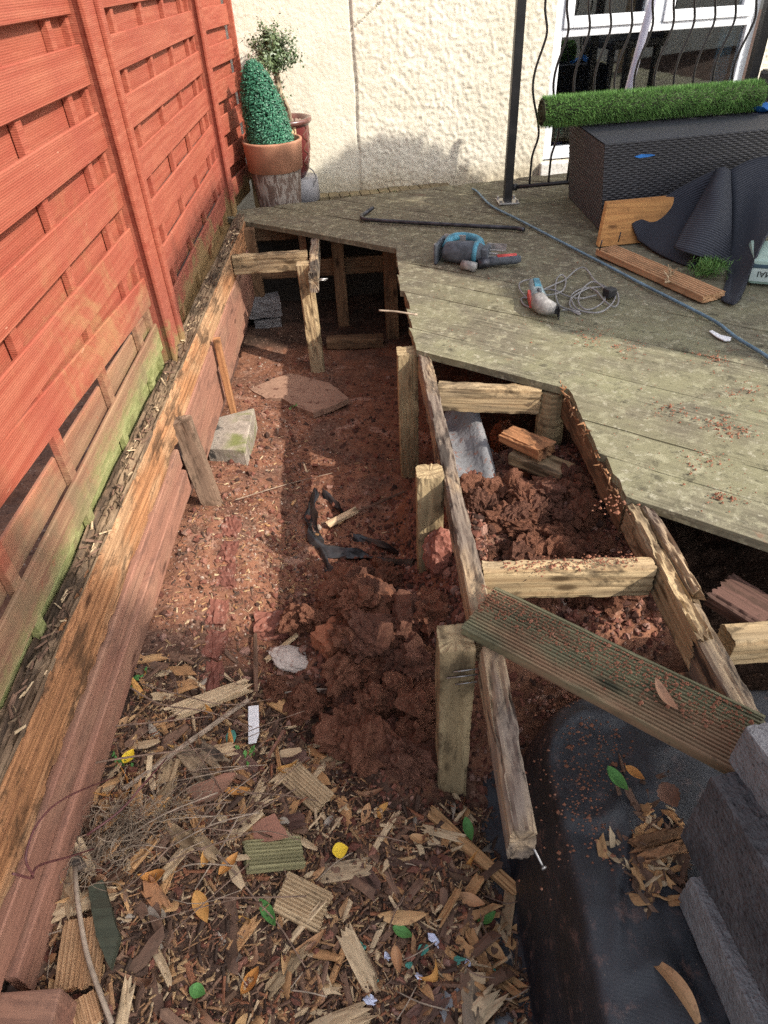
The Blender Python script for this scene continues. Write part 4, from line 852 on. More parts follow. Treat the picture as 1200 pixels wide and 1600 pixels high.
# green bag with lettering
bg0 = onz((1166, 444), DZ); bgx = (onz((1230, 449), DZ)-bg0).normalized(); BM = frame_mat(bg0, bg0+bgx); BM.translation = bg0
bag = tag(MB().box((-.0, 0, 0), (.4, .28, .1)).build('bag', BAGG, mat4=BM, bevel=.02), 'pale green plastic bag with upside-down black lettering at the right edge', 'bag')
MB().box((.004, -.0022, .07), (.38, .01, .084)).build('dark_band', BAGB, bag, mat4=BM); MB().box((.004, -.0021, .016), (.38, .01, .068)).build('pale_band', BAGW, bag, mat4=BM)
fc = bpy.data.curves.new('lettering', 'FONT'); fc.body = 'W MAI'; fc.size = .034; fc.extrude = .0006; fc.materials.append(INK)
LM = BM @ Matrix.Translation((.13, -.0032, .057)) @ Matrix.Rotation(math.pi/2, 4, 'X') @ Matrix.Rotation(math.pi, 4, 'Z')
_fo = bpy.data.objects.new('lettering_curve', fc); link('lettering', bpy.data.meshes.new_from_object(_fo), LM, bag); bpy.data.objects.remove(_fo)
A = [onz(p, DZ+.004) for p in ((1108, 517), (1113, 516), (1126, 523), (1143, 527), (1141, 532), (1132, 532), (1120, 526))]
tag(prism('plastic_sliver', A, .003, WPLA), 'white plastic sliver lying on the deck near the hose', 'plastic scrap')
P = [onz((592, 485), .05), onz((620, 487), .045), onz((652, 492), .03)]
tag(MB().tube(smooth_path(P), [.004]*12+[.006], 6).build('bare_twig', STICK, smooth=True), 'bare pale twig poking over the cut deck edge', 'twig')

# ------------------------------------------------------------------ black membrane bed, concrete blocks
mx = np.linspace(-.55, .55, 120); my = np.linspace(-.6, .6, 130); V = []
mm = Matrix.Translation((.735, .39, 0)) @ Matrix.Rotation(math.radians(-2), 4, 'Z')
for u in mx:
    for v in my:
        e = max(abs(u)/.43, abs(v)/.545); r = (abs(u/.43)**7+abs(v/.545)**7)**(1/7)
        z = -.245-.39*float(sst(.93, 1.12, r))-.02*float(gau(u, v, .0, -.05, .25, .3))+.012*float(fbm(u*5, v*5, 0, 3, 7))*(1 if r < 1 else .4)+.007*float(fbm(u*16, v*9, 0, 3, 8))+.02*float(np.abs(fbm(u*6+v*3, v*5-u*2, 0, 2, 18)))+.011*max(0, 1-7*abs(float(fbm(u*7-v*2, v*4+u, 0, 2, 28))))*(1 if r < 1.05 else .6)
        sx = u*(1 if r < 1 else 1-.12*(r-1)); z += .012*math.sin((u+v*.4)*34)*float(gau(u, v, -.28, -.3, .12, .3))
        V.append(mm @ Vector((sx, v, z-.1*float(gau(u, v, -.02, .02, .1, .11)))))
me = mesh('membrane_bed', V, [(i*130+j, (i+1)*130+j, (i+1)*130+j+1, i*130+j+1) for i in range(119) for j in range(129)], MEMB, True)
tag(link('membrane_bed', me), 'raised bed wrapped in creased black woven membrane beside the trench', 'raised bed')
def block(c, yaw, dims, mat, label, tilt=(0, 0)):
    L, Wd, Hh = dims; bm = bmesh.new(); bmesh.ops.create_cube(bm, size=1)
    bmesh.ops.subdivide_edges(bm, edges=bm.edges[:], cuts=44, use_grid_fill=True)
    P = np.array([[v.co.x*L, v.co.y*Wd, v.co.z*Hh] for v in bm.verts]); _seed[0] += 11
    Q = np.clip(P, [-L/2+.003, -Wd/2+.003, -Hh/2+.003], [L/2-.003, Wd/2-.003, Hh/2-.003]); dd = P-Q; nn = np.linalg.norm(dd, axis=1, keepdims=True); P = Q+dd/np.maximum(nn, 1e-6)*np.minimum(nn, .003)
    nz_ = fbm(P[:, 0]*45, P[:, 1]*45, P[:, 2]*45, 4, _seed[0])*.0022-.005*np.clip(fbm(P[:, 0]*130, P[:, 1]*130, P[:, 2]*130, 3, _seed[0]+3)-.08, 0, 1)*(2.2 if mat is CONCD else 1.2); P = P+nz_[:, None]*(dd/np.maximum(nn, 1e-6))
    for v, p in zip(bm.verts, P): v.co = p
    me = bpy.data.meshes.new('concrete_block'); bm.to_mesh(me); bm.free(); me.materials.append(mat)
    return tag(link('concrete_block', me, Matrix.Translation(c) @ Matrix.Rotation(yaw, 4, 'Z') @ Matrix.Rotation(tilt[0], 4, 'X') @ Matrix.Rotation(tilt[1], 4, 'Y')), label, 'concrete block', 'concrete blocks stacked on the membrane')
def blk_at(pc, zt, yaw, dims, mat, label):      # pc: picture point of the far left top corner, long side runs towards the viewer
    c = onz(pc, zt); dl = Vector((math.cos(yaw), math.sin(yaw), 0)); dw = Vector((-dl.y, dl.x, 0)); L, Wd, Hh = dims
    ctr = c-dl*(0)+dl*(L/2)+dw*(Wd/2); ctr.z = zt-Hh/2; return block(ctr, yaw, dims, mat, label)
blk_at((1078, 1370), -.146, math.radians(-86), (.44, .215, .1), CONC, 'lowest grey concrete block of the stack, lying flat on the membrane')
blk_at((1110, 1212), .07, math.radians(-83), (.44, .1, .213), CONCD, 'dark rough concrete block standing on edge in the middle of the stack')
blk_at((1164, 1135), .165, math.radians(-80), (.44, .215, .1), CONC, 'topmost grey concrete block of the stack beside the grooved board')
# ------------------------------------------------------------------ stones and bricks in the trench
def gpts(pp, lift): return [Vector((q.x, q.y, 0))+Vector((0, 0, lift)) for q in [onz(p, lift) for p in pp]]
c = ground_hit((350, 700)); z = c.z+.075
A = gpts(((328, 655), (397, 637), (382, 703), (322, 700)), z); b = prism('concrete_slab', A, .11, SLAB); tag(b, 'mossy grey concrete slab piece lying by the edging wall stud', 'slab')
bmod = b.modifiers.new('edge', 'BEVEL'); bmod.width = .004
z = ground_hit((460, 610)).z+.022
b = prism('sandstone_flag', gpts(((390, 608), (425, 592), (455, 583), (482, 590), (515, 598), (545, 622), (520, 634), (490, 645), (465, 636), (440, 622), (415, 622)), z), .03, SAND, jag=.004); tag(b, 'broken flat sandstone flag on the trench floor', 'flagstone')
def brick(p, ang, label, dims=(.1, .055, .06), up=.014, mat=BRICKR):
    c = ground_hit(p); L, w, h = dims; me = lump_mesh('brick', 3, dims, .014, True, mat)
    return tag(link('edging_brick', me, Matrix.Translation((c.x, c.y, c.z+up-h/2)) @ Matrix.Rotation(ang, 4, 'Z') @ Matrix.Rotation(random.uniform(-.06, .06), 4, 'X')), label, 'brick', 'red bricks set in the trench floor')
def lump_mesh(name, cuts, dims, amp, boxy, mat):
    _seed[0] += 13; bm = bmesh.new()
    if boxy:
        bmesh.ops.create_cube(bm, size=1); bmesh.ops.subdivide_edges(bm, edges=bm.edges[:], cuts=6, use_grid_fill=True)
    else: bmesh.ops.create_icosphere(bm, subdivisions=cuts, radius=.5)
    P = np.array([list(v.co) for v in bm.verts]); n = P/np.linalg.norm(P, axis=1, keepdims=True); s = _seed[0]
    if boxy: P = P*np.array(dims)+n*(amp*fbm(P[:, 0]*7, P[:, 1]*7, P[:, 2]*7+s, 3, s))[:, None]*1.5
    else:
        r = 1+amp*(1.3*fbm(n[:, 0]*1.6, n[:, 1]*1.6, n[:, 2]*1.6+s, 2, s)+.8*fbm(n[:, 0]*5, n[:, 1]*5, n[:, 2]*5, 3, s+4)+.34*fbm(n[:, 0]*11, n[:, 1]*11, n[:, 2]*11, 3, s+5)); P = np.sign(P)*np.abs(P)**.88*r[:, None]; P = P*np.array(dims)
    for v, p in zip(bm.verts, P): v.co = p
    me = bpy.data.meshes.new(name); bm.to_mesh(me); bm.free(); me.materials.append(mat)
    if False: me.polygons.foreach_set('use_smooth', np.ones(len(me.polygons), bool))
    return me
for i, (p, a) in enumerate((((361, 826), 1.5), ((356, 864), 1.45), ((355, 902), 1.6), ((340, 960), 1.5), ((334, 1010), 1.4), ((330, 1060), 1.5))):
    brick(p, a, ('farthest red edging brick in the trench floor row', 'second red edging brick, half sunk in the soil', 'clean-faced red edging brick by pale dust', 'dark red edging brick sunk beside wood splinters', 'mortar-marked red edging brick in the row', 'nearest red edging brick in the row beside the twigs')[i])
def lump(name, p, dims, mat, label, cat, amp=.35, up=.3, cuts=3, rz=None, z=None):
    c = ground_hit(p) if z is None else onz(p, z)
    return tag(link(name, lump_mesh(name, cuts, dims, .02 if 'brick' in name else amp, 'brick' in name, mat), Matrix.Translation(c+Vector((0, 0, dims[2]*up))) @ Matrix.Rotation(random.uniform(0, 6) if rz is None else rz, 4, 'Z')), label, cat)
lump('white_stone', (452, 1033), (.12, .075, .042), WHITESTONE, 'whitewashed flat stone in front of the soil heap', 'stone', .2, .45, 4, -.5)
lump('brick_chunk', (425, 985), (.1, .08, .06), BRICKR, 'broken dark red brick chunk left of the soil heap', 'brick', .3, .3, 4)
lump('brick_chunk', (520, 1000), (.1, .08, .05), m_speck('orange_brick', (.2, .075, .042), (.28, .11, .06), (.15, .07, .045), 40.), 'orange-red broken brick half buried in the heap', 'brick', .3, .3, 4)
lump('clay_lump', (688, 885), (.075, .09, .15), m_speck('wet_red_clay', (.19, .07, .05), (.27, .11, .08), (.33, .17, .13), 30., .6), 'smooth wet red clay lump hanging under the long joist', 'clay lump', .3, .4, 4)
lump('clay_lump', (700, 690), (.07, .14, .1), CLAY, 'red clay lump on grey fleece beside the long joist', 'clay lump', .4, .4, 4, 0.)
lump('clay_lump', (785, 700), (.1, .1, .13), CLAY, 'crumbly red clay lump beside the stacked offcuts', 'clay lump', .4, .45, 4)
for p, d, lb in (((418, 505), (.16, .12, .09), 'pale concrete block in the dark under the far deck corner'), ((412, 478), (.2, .13, .1), 'grey block on top of another under the far deck corner')):
    q = ony(p, 3.95); o = link('rubble_block', lump_mesh('rubble_block', 3, d, .01, True, CONC), Matrix.Translation(q) @ Matrix.Rotation(.2, 4, 'Z')); tag(o, lb, 'block')
offcut((-.21, 3.62, -.54), (.12, 3.62, -.55), .07, .06, WOODD, 'short timber lying on the ground beneath the far deck edge')
# grey fleece below the frame
V = []; c0 = onz((735, 690), -.24)
for i in range(14):
    for j in range(22):
        u, v = i/13-.5, j/21-.5; x = c0.x-.01+u*.26+.03*v; y = c0.y+.0+v*.62; z = -.20-.2*float(sst(.15, .5, u))-.03*float(sst(-.2, -.5, u))+.034*math.sin(u*9+v*4)+.014*float(fbm(x*12, y*8, 0, 3, 5))-.1*float(sst(.3, .5, v))
        V.append((x, y, z))
o = link('fleece_sheet', mesh('fleece_sheet', V, [(i*22+j, (i+1)*22+j, (i+1)*22+j+1, i*22+j+1) for i in range(13) for j in range(21)], GREYF, True)); tag(o, 'grey fleece sheet rumpled under the frame by the long joist', 'fleece sheet')
# black plastic strips
def ribbon(name, pp, w, mat, label, cat, lift=.012):
    P = smooth_path([ground_hit(p)+Vector((0, 0, lift)) for p in pp], 5); V = []; n = len(P); K = 5
    for i, p in enumerate(P):
        t = (P[min(i+1, n-1)]-P[max(i-1, 0)]).normalized(); s = Vector((t.y, -t.x, 0)).normalized(); ww = w*(.55+.45*math.sin(math.pi*min(1, (i+2)/n*1.05)))*(1+.3*math.sin(i*1.1))
        for k in range(K): a = k/(K-1)-.5; V.append(p+s*ww*a+Vector((0, 0, .016*math.cos(a*5+i*.4)+.006*math.sin(i*.9+k))))
    o = link(name, mesh(name, V, [(i*K+k, (i+1)*K+k, (i+1)*K+k+1, i*K+k+1) for i in range(n-1) for k in range(K-1)], mat, True)); return tag(o, label, cat)
ribbon('plastic_strip', ((493, 772), (487, 800), (490, 830), (500, 856), (530, 868), (570, 876), (610, 880), (645, 886)), .05, BLACKP, 'long torn black plastic strip curving to the middle post', 'plastic strip', .016)
ribbon('plastic_strip', ((502, 862), (512, 890), (528, 912), (542, 934)), .03, BLACKP, 'torn black plastic tail pointing to the soil heap', 'plastic strip')
ribbon('plastic_strip', ((506, 773), (520, 788), (534, 804)), .028, BLACKP, 'small black plastic scrap behind the long strip', 'plastic strip')
ribbon('plastic_strip', ((553, 843), (580, 850), (622, 868)), .025, BLACKP, 'thin black plastic strip beneath the splintered stick', 'plastic strip')
ribbon('membrane_scrap', ((690, 1592), (720, 1578), (775, 1580), (800, 1600)), .09, GREYF, 'grey membrane scrap showing through the litter at the bottom edge', 'membrane scrap', .002)
# ------------------------------------------------------------------ soil: clods as things, crumbs as stuff
clods = [lump_mesh('soil_clod', 4, (1, .85, .7), .62, False, CLAY if k % 4 else CLAYB) for k in range(10)]
def put(me, name, q, s, label, cat, group, up=.25, tilt=.6, sc=None):
    o = bpy.data.objects.new(name, me); COL.objects.link(o); o.location = q+Vector((0, 0, s*up)); o.rotation_euler = (random.gauss(0, tilt), random.gauss(0, tilt), random.uniform(0, 6.28)); o.scale = sc or (s, s, s); tag(o, label, cat, group); return o
_ws = ground_hit((452, 1033))
CL, CG = 'reddish-brown lump of dug clay soil in the heap beside the frame', 'dug clay lumps'
for k in range(215):
    x, y = (random.gauss(-.02, .14), random.gauss(1.26, .21)) if k < 105 else (random.uniform(.3, .66), random.uniform(1.19, 1.68))
    if k < 105 and (x > .22 or x < -.32 or y > 1.7 or y < .9 or (x > .06 and y > 1.36) or (x < -.12 and y < 1.1) or (x-_ws.x)**2+(y-_ws.y)**2 < .011): continue
    put(clods[k % 10], 'soil_clod', Vector((x, y, float(gfull(x, y)))), random.choice((.03, .04, .05, .06, .075, .1, .12) if k < 70 else (.08, .1, .12, .14)) if k < 105 else random.choice((.03, .04, .055, .07, .085, .1)), CL if k < 105 else 'reddish-brown lump of clay soil inside the timber frame', 'soil clod', CG if k < 105 else 'clay lumps inside the frame')
def crumbs(name, n, area, size, mat, label, cat, flat=1., shape='lump'):
    V = np.empty((0, 3)); ico = bmesh.new(); bmesh.ops.create_icosphere(ico, subdivisions=1, radius=1.); b = np.array([list(v.co) for v in ico.verts]); fi = np.array([[v.index for v in f.verts] for f in ico.faces]); ico.free()
    xy = []
    while len(xy) < n:
        p = area()
        if p is not None: xy.append(p)
    xy = np.array(xy); s = size(n)
    P = b[None]*(1+.35*rng.standard_normal((n, len(b), 1)))*s[:, None, None]*(1, .8, flat)
    a = rng.uniform(0, 6.28, n); ca, sa = np.cos(a)[:, None], np.sin(a)[:, None]; X = P[..., 0]*ca-P[..., 1]*sa; Y = P[..., 0]*sa+P[..., 1]*ca
    z = gfull(xy[:, 0], xy[:, 1]); P = np.stack([X+xy[:, 0, None], Y+xy[:, 1, None], P[..., 2]+(z+s*.2)[:, None]], -1).reshape(-1, 3)
    f = (fi[None]+(np.arange(n)*len(b))[:, None, None]).reshape(-1, 3)
    return tag(link(name, mesh(name, P.tolist(), f.tolist(), mat)), label, cat, kind='stuff')
def a_trench():
    return (random.uniform(-.7, .3), .35+2.9*random.random()**1.3)
def a_heap():
    if random.random() < .5: return (random.gauss(.03, .16), random.gauss(1.4, .3))
    return (random.uniform(.2, .75), random.uniform(1.0, 2.05))
def a_left(): return (random.uniform(-.7, -.25)+abs(random.gauss(0, .1)), .9+2.6*random.random())
crumbs('soil_crumbs', 9000, a_trench, lambda n: rng.uniform(.0015, .0045, n)*(1+(rng.random(n) > .9)*2.2), CRUMB, 'red-brown soil crumbs strewn over the trench floor', 'soil')
crumbs('heap_crumbs', 11000, a_heap, lambda n: rng.uniform(.003, .009, n)*(1+(rng.random(n) > .9)), CRUMB, 'loose crumbs of dug soil on the heap and in the frame', 'soil')
crumbs('gravel', 1900, a_left, lambda n: rng.uniform(.0025, .0065, n)*(1+(rng.random(n) > .94)*1.3), GRIT, 'pale gravel and mortar bits along the left of the trench', 'gravel', .7)
crumbs('frame_gravel', 260, lambda: (random.uniform(.28, .68), random.uniform(1.0, 1.9)), lambda n: rng.uniform(.003, .008, n), GRIT, 'scattered pale stones in the soil within the frame', 'gravel', .7)
# soil dust and crumbs on the deck and loose board
def on_top(name, n, fn, smin, smax, mat, label, cat):
    m = MB()
    for k in range(n):
        q = fn(); s = random.uniform(smin, smax)*(2 if random.random() > .95 else 1); P = [(-s, 0, 0), (s*.2, s*.9, 0), (s*.9, -.2*s, 0), (0, -s*.8, 0), (s*.1, .1*s, s*.9)]; P = [(q.x+x*random.uniform(.6, 1.3), q.y+y*random.uniform(.6, 1.3), q.z+z) for x, y, z in P]; m.add(P, ((0, 4, 1), (1, 4, 2), (2, 4, 3), (3, 4, 0)))
    return tag(m.build(name, mat), label, cat, kind='stuff')
def dk():
    for _ in range(50):
        x, y = random.uniform(.3, 2.2), random.uniform(1.2, 3.3)
        o = DN.x*x+DN.y*y
        if o > 1.49 and (x > .69 or o > 1.95): return Vector((x, y, (.0085)))
    return Vector((1.2, 2, (.0085)))
def dk2():
    c = random.choice(((1110, 560), (1120, 660), (1155, 675), (1100, 720), (1050, 640), (1160, 610), (925, 525), (980, 545), (1130, 775), (960, 790))); return onz((c[0]+random.gauss(0, 18), c[1]+random.gauss(0, 8)), (.0085))
def bd_():
    a, b = (PB[0]+PB[2])/2, (PB[1]+PB[3])/2; t = random.random(); w = (PB[0]-PB[2]).normalized()*min(.06, max(-.06, random.gauss(.03, .03))); q = a.lerp(b, t)+w; q.z = .0285; return q
on_top('deck_grit', 900, dk, .0012, .003, CLAY, 'fine red soil grit scattered across the deck', 'grit'); on_top('deck_soil', 500, dk2, .0015, .005, CLAY, 'small patches of spilled red soil on the deck boards', 'soil')
on_top('board_soil', 1300, bd_, .001, .0032, CLAY, 'red soil sprinkled along the loose grooved board', 'soil')
on_top('joist_soil', 260, lambda: Vector((random.uniform(.3, .62), 1.123+random.gauss(0, .012), -.012)), .0015, .004, CLAY, 'red soil lying along the front cross timber', 'soil')
# ------------------------------------------------------------------ wood chips, leaves, twigs
def chip_mesh(L, w, h, mat):
    _seed[0] += 3; n = 7; V = []; s = random.random()*50
    for i in range(n):
        t = i/(n-1)-.5; ww = w*(1-.5*abs(t)**1.5)*(1+.35*float(vnoise(i*.9, s))); hh = h*(1+.4*float(vnoise(i*.9, s+9)))
        cy, cz = .18*w*float(vnoise(i*.5, s+20)), h*.6*float(vnoise(i*.45, s+30)); x = t*L
        for k, (a, b) in enumerate(((-.5, -.3), (.5, -.5), (.55, .3), (.1, .55), (-.45, .4))):
            e = (random.uniform(-.14, .14)*L if i in (0, n-1) else 0); V.append((x+e, cy+a*ww, cz+b*hh))
    Fc = [(i*5+k, (i+1)*5+k, (i+1)*5+(k+1) % 5, i*5+(k+1) % 5) for i in range(n-1) for k in range(5)]+[(4, 3, 2, 1, 0), tuple((n-1)*5+k for k in range(5))]
    return mesh('wood_chip', V, Fc, mat)
chips = [chip_mesh(random.choice((.03, .045, .06, .08, .1, .13)), random.uniform(.006, .03), random.uniform(.003, .009), (CHIPA, CHIPB, CHIPC, CHIPA, CHIPB, CHIPC, CHIPC)[k % 7]) for k in range(42)]
def leaf_mesh(L, w, curl, bend, mat, tooth=0.):
    n = 12; V = []
    for i in range(n+1):
        t = i/n; ww = w*(math.sin(math.pi*t**.85)**.9)*(1+tooth*(1 if i % 2 else -1)); x = (t-.5)*L; z = bend*(t-.5)**2*L*2
        for a in (-1, -.5, 0, .5, 1): V.append((x, a*ww, z+curl*ww*abs(a)**1.6+.03*L*math.sin(t*9+a)*.25))
    return mesh('dead_leaf', V, [(i*5+k, (i+1)*5+k, (i+1)*5+k+1, i*5+k+1) for i in range(n) for k in range(4)], mat, True)
leaves = [leaf_mesh(random.uniform(.04, .085), random.uniform(.0065, .0135), random.choice((-.9, -.4, .5, 1.2, 1.6)), random.uniform(-.6, 1.4), (LTAN, LORG, LBRN, LTAN, LBRN, LGRY)[k % 6]) for k in range(24)]
KEEP = [ground_hit(p) for p in ((396, 1115), (396, 1150), (360, 1154), (465, 1228), (505, 1262), (410, 1350), (455, 1335), (450, 1405), (495, 1430), (280, 1245), (330, 1225), (530, 1336), (600, 1438), (660, 1438), (415, 1415), (428, 1450), (318, 1400), (318, 1440), (375, 1246), (452, 1033), (290, 1112), (340, 1095), (380, 1078), (120, 1500), (130, 1540), (160, 1420), (168, 1480), (640, 1355), (700, 1368), (720, 1320), (770, 1365))]
def inlitter(keep=False):
    for _ in range(160):
        x, y = random.uniform(-.69, .27), .36+.9*random.random()
        if x > .12 and .85 < y < 1.0: continue
        if keep and min((q.x-x)**2+(q.y-y)**2 for q in KEEP) < .036**2: continue
        if random.random() < sst(1.3, .9, y+.45*x+.15) and not (gau(x, y, .05, .95, .12, .12) > .3): return Vector((x, y, float(gfull(x, y))))
    return Vector((-.3, .6, float(gfull(-.3, .6))))
for k in range(215): put(chips[k % 42], 'wood_chip', inlitter(True), 1., 'small broken wood chip among the leaf litter in the near trench', 'wood chip', 'wood chips in the litter', .006, .3)
for k in range(95): put(leaves[k % 24], 'dead_leaf', inlitter(True), 1., 'curled dry brown leaf in the litter of the near trench', 'leaf', 'dead leaves in the litter', .008, .45)
for k in range(40):
    x, y = random.uniform(-.6, .1), random.uniform(1.15, 2.4); put(chips[(k*5) % 42], 'soil_splinter', Vector((x, y, float(gfull(x, y)))), .55, 'thin wood splinter lying on the bare soil of the trench', 'wood chip', 'splinters on the trench soil', .008, .25)
# fine litter as stuff
m = MB()
for k in range(9000):
    q = inlitter(); L = random.uniform(.004, .014)*random.choice((1, 1, 1.7)); w = random.uniform(.0008, .0042); a = random.uniform(0, 6.28); d = Vector((math.cos(a), math.sin(a), random.gauss(0, .3)))*L; s = Vector((-math.sin(a), math.cos(a), random.gauss(0, .4)))*w; q.z += random.uniform(.001, .008); u = Vector((0, 0, w*.7))
    m.add([q-d-s, q-d+s, q+d+s*.7, q+d-s*.7, q-d*.9+u, q+d*.8+u], ((0, 3, 5, 4), (1, 4, 5, 2), (0, 4, 1), (3, 2, 5)), 0)
for k in range(700):
    q = inlitter(); L = random.uniform(.012, .04); w = random.uniform(.002, .008); a = random.uniform(0, 6.28); d = Vector((math.cos(a), math.sin(a), random.gauss(0, .35)))*L; s = Vector((-math.sin(a), math.cos(a), random.gauss(0, .5)))*w; q.z += random.uniform(.0, .01); u = Vector((0, 0, w*.6))
    j = [random.uniform(.6, 1.25) for _ in range(4)]; m.add([q-d*j[0]-s, q-d*j[1]+s, q+d*j[2]+s*.7, q+d*j[3]-s*.7, q-d*.85+u, q+d*.75+u*1.3], ((0, 3, 5, 4), (1, 4, 5, 2), (0, 4, 1), (3, 2, 5)))
tag(m.build('fine_litter', SHRED), 'fine shredded bark, splinters and leaf crumbs over the near trench', 'litter', kind='stuff')
m = MB()
for k in range(260):
    y = random.uniform(.3, 4.1); q = Vector((lx(y)-.03+random.gauss(0, .014), y, .012)); L = random.uniform(.005, .022); a = random.gauss(1.57, .6); d = Vector((math.cos(a), math.sin(a), random.gauss(0, .3)))*L; s = Vector((-math.sin(a), math.cos(a), random.gauss(0, .4)))*random.uniform(.001, .005); u = Vector((0, 0, .003))
    m.add([q-d-s, q-d+s, q+d+s*.7, q+d-s*.7, q-d*.9+u, q+d*.8+u], ((0, 3, 5, 4), (1, 4, 5, 2), (0, 4, 1), (3, 2, 5)), (1, 1, 2, 2, 0)[k % 5])
tag(m.build('rot_crumbs', [CHIPB, ROTTOP, CHIPC]), 'rotten wood crumbs along the top of the edging wall', 'rotten wood', kind='stuff')
def gchip(p0, p1, w, h, mat, label, name='wood_splinter', lift=.012, rag=.012, cat='wood splinter', groove=0., **k):
    a, b = ground_hit(p0), ground_hit(p1); a.z += lift+h*.6; b.z += lift+h*.6
    return tag(beam(name, a, b, w, h, mat, wear=.0035, rag=(rag, rag), rot=.006, groove=groove, **k), label, cat)
gchip((262, 1125), (402, 1072), .05, .02, CHIPB, 'large pale splintered board end among the twigs', lift=.02, rag=.03)
gchip((200, 1243), (392, 1103), .014, .012, STICK, 'long grey batten lying diagonally through the litter', lift=.03, rag=.003)
gchip((401, 1000), (403, 1092), .012, .01, CHIPC, 'thin upright grey lath above the white plant label', lift=.03, rag=.004)
gchip((412, 1040), (470, 992), .018, .012, CHIPB, 'pale splinter left of the soil heap, beside the white stone', lift=.012)
gchip((510, 828), (560, 802), .03, .018, CHIPB, 'pale split stick end on the black plastic strip', lift=.02, rag=.006)
gchip((545, 812), (637, 772), .012, .01, CHIPC, 'dark thin stick leading to the middle post', lift=.02)
gchip((250, 1384), (312, 1312), .024, .014, CHIPB, 'pale bleached wood piece near the root tangle', lift=.02)
gchip((222, 1372), (268, 1440), .034, .02, ROT, 'chunky rotten orange splinter in the left litter', lift=.016, rag=.025)
gchip((101, 1380), (62, 1476), .018, .014, CHIPA, 'orange splintered lath against the edging planks', lift=.03, rag=.006)
gchip((118, 1412), (95, 1470), .014, .012, CHIPB, 'pale stubby splinter beside the dark green offcut', lift=.02)
gchip((668, 1270), (812, 1402), .03, .026, CHIPA, 'long thick rotten log splinter left of the membrane bed', lift=.012, rag=.01)
gchip((602, 1345), (732, 1374), .028, .012, BARK, 'flat dark bark plank in the middle of the litter', lift=.012, rag=.012)
gchip((517, 1540), (553, 1452), .018, .014, CHIPA, 'orange-brown wood stick below the light grooved offcut', lift=.012, rag=.004)
gchip((432, 1170), (440, 1215), .012, .01, CHIPA, 'bright orange upright splinter right of the plant label', lift=.02)
gchip((420, 1195), (448, 1145), .012, .006, PLANK, 'pink-brown splinter above the brown grooved offcut', lift=.03)
gchip((245, 1270), (270, 1190), .045, .03, OFFL, 'cut block of rotten wood under the long batten', lift=.0, rag=.003)
gchip((415, 1095), (480, 1130), .03, .014, CHIPA, 'orange splintered board strip right of the plant label', lift=.012, rag=.02)
def gshard(pp, thick, mat, label, name='board_offcut', lift=.02, jag=.002, cat='offcut', tilt=0.):
    zc = sum(ground_hit(p).z for p in pp)/len(pp)+lift+thick; return tag(prism(name, [onz(p, zc) for p in pp], thick, mat, jag=jag, tilt=tilt), label, cat)
gshard(((255, 1252), (300, 1228), (350, 1208), (368, 1207), (352, 1230), (334, 1246), (300, 1257)), .012, PLANK, 'pointed red-painted board shard in the litter', name='board_shard', cat='board shard')
def goff(pm, pn, w, mat, label, up=(0, 0, 1), lift=.012):      # grooved offcut: middle of one end, middle of the other
    a, b = ground_hit(pm), ground_hit(pn); a.z += lift+.02; b.z += lift+.02
    return tag(beam('board_offcut', a, b, w, .022, mat, up=up, groove=.004, wear=.001, rag=(.003, .006)), label, 'offcut')
goff((452, 1212), (512, 1266), .07, OFFL, 'muddy brown grooved board offcut below the soil mound')
goff((478, 1338), (386, 1346), .07, GREENO, 'greenish grooved board offcut in the middle litter', lift=.016)
goff((440, 1398), (515, 1436), .085, OFFL, 'pale grooved board offcut with a pointed corner, nearest the yellow leaf', lift=.014)
goff((140, 1440), (125, 1556), .08, OFFC, 'long brown grooved offcut beside the edging block', lift=.01)
goff((118, 1572), (132, 1625), .08, OFFC, 'grooved offcut cut off by the bottom edge of the photo', lift=.008)
gshard(((137, 1387), (159, 1374), (186, 1462), (171, 1513), (150, 1462)), .018, DKGREEN, 'dark green mossy board shard beside the bent stick', name='board_shard', cat='board shard', lift=.028)
gshard(((375, 1295), (430, 1270), (450, 1305), (405, 1316)), .012, PLANK, 'small reddish grooved shard behind the green offcut', name='board_shard', cat='board shard', jag=.004)
for p, r, lb in ((((130, 1372), (134, 1420), (148, 1500), (168, 1560), (188, 1612)), .005, 'bent grey stick standing over the brown grooved offcut'),):
    P = [ground_hit(q)+Vector((0, 0, .05)) for q in p]; tag(MB().tube(smooth_path(P, 4), r, 7).build('stick', STICK, smooth=True), lb, 'stick')
o = prism('plant_label', [onz(p, ground_hit((396, 1130)).z+.03) for p in ((388, 1104), (404, 1102), (405, 1145), (400, 1160), (388, 1162))], .0015, WPLA, tilt=.02); tag(o, 'white plastic plant label lying in the litter', 'plant label')
o = gshard(((352, 1150), (358, 1142), (366, 1140), (369, 1150), (364, 1168), (355, 1164)), .002, TEAL, 'teal plastic scrap beside the long batten', name='plastic_scrap', cat='plastic scrap', lift=.02)
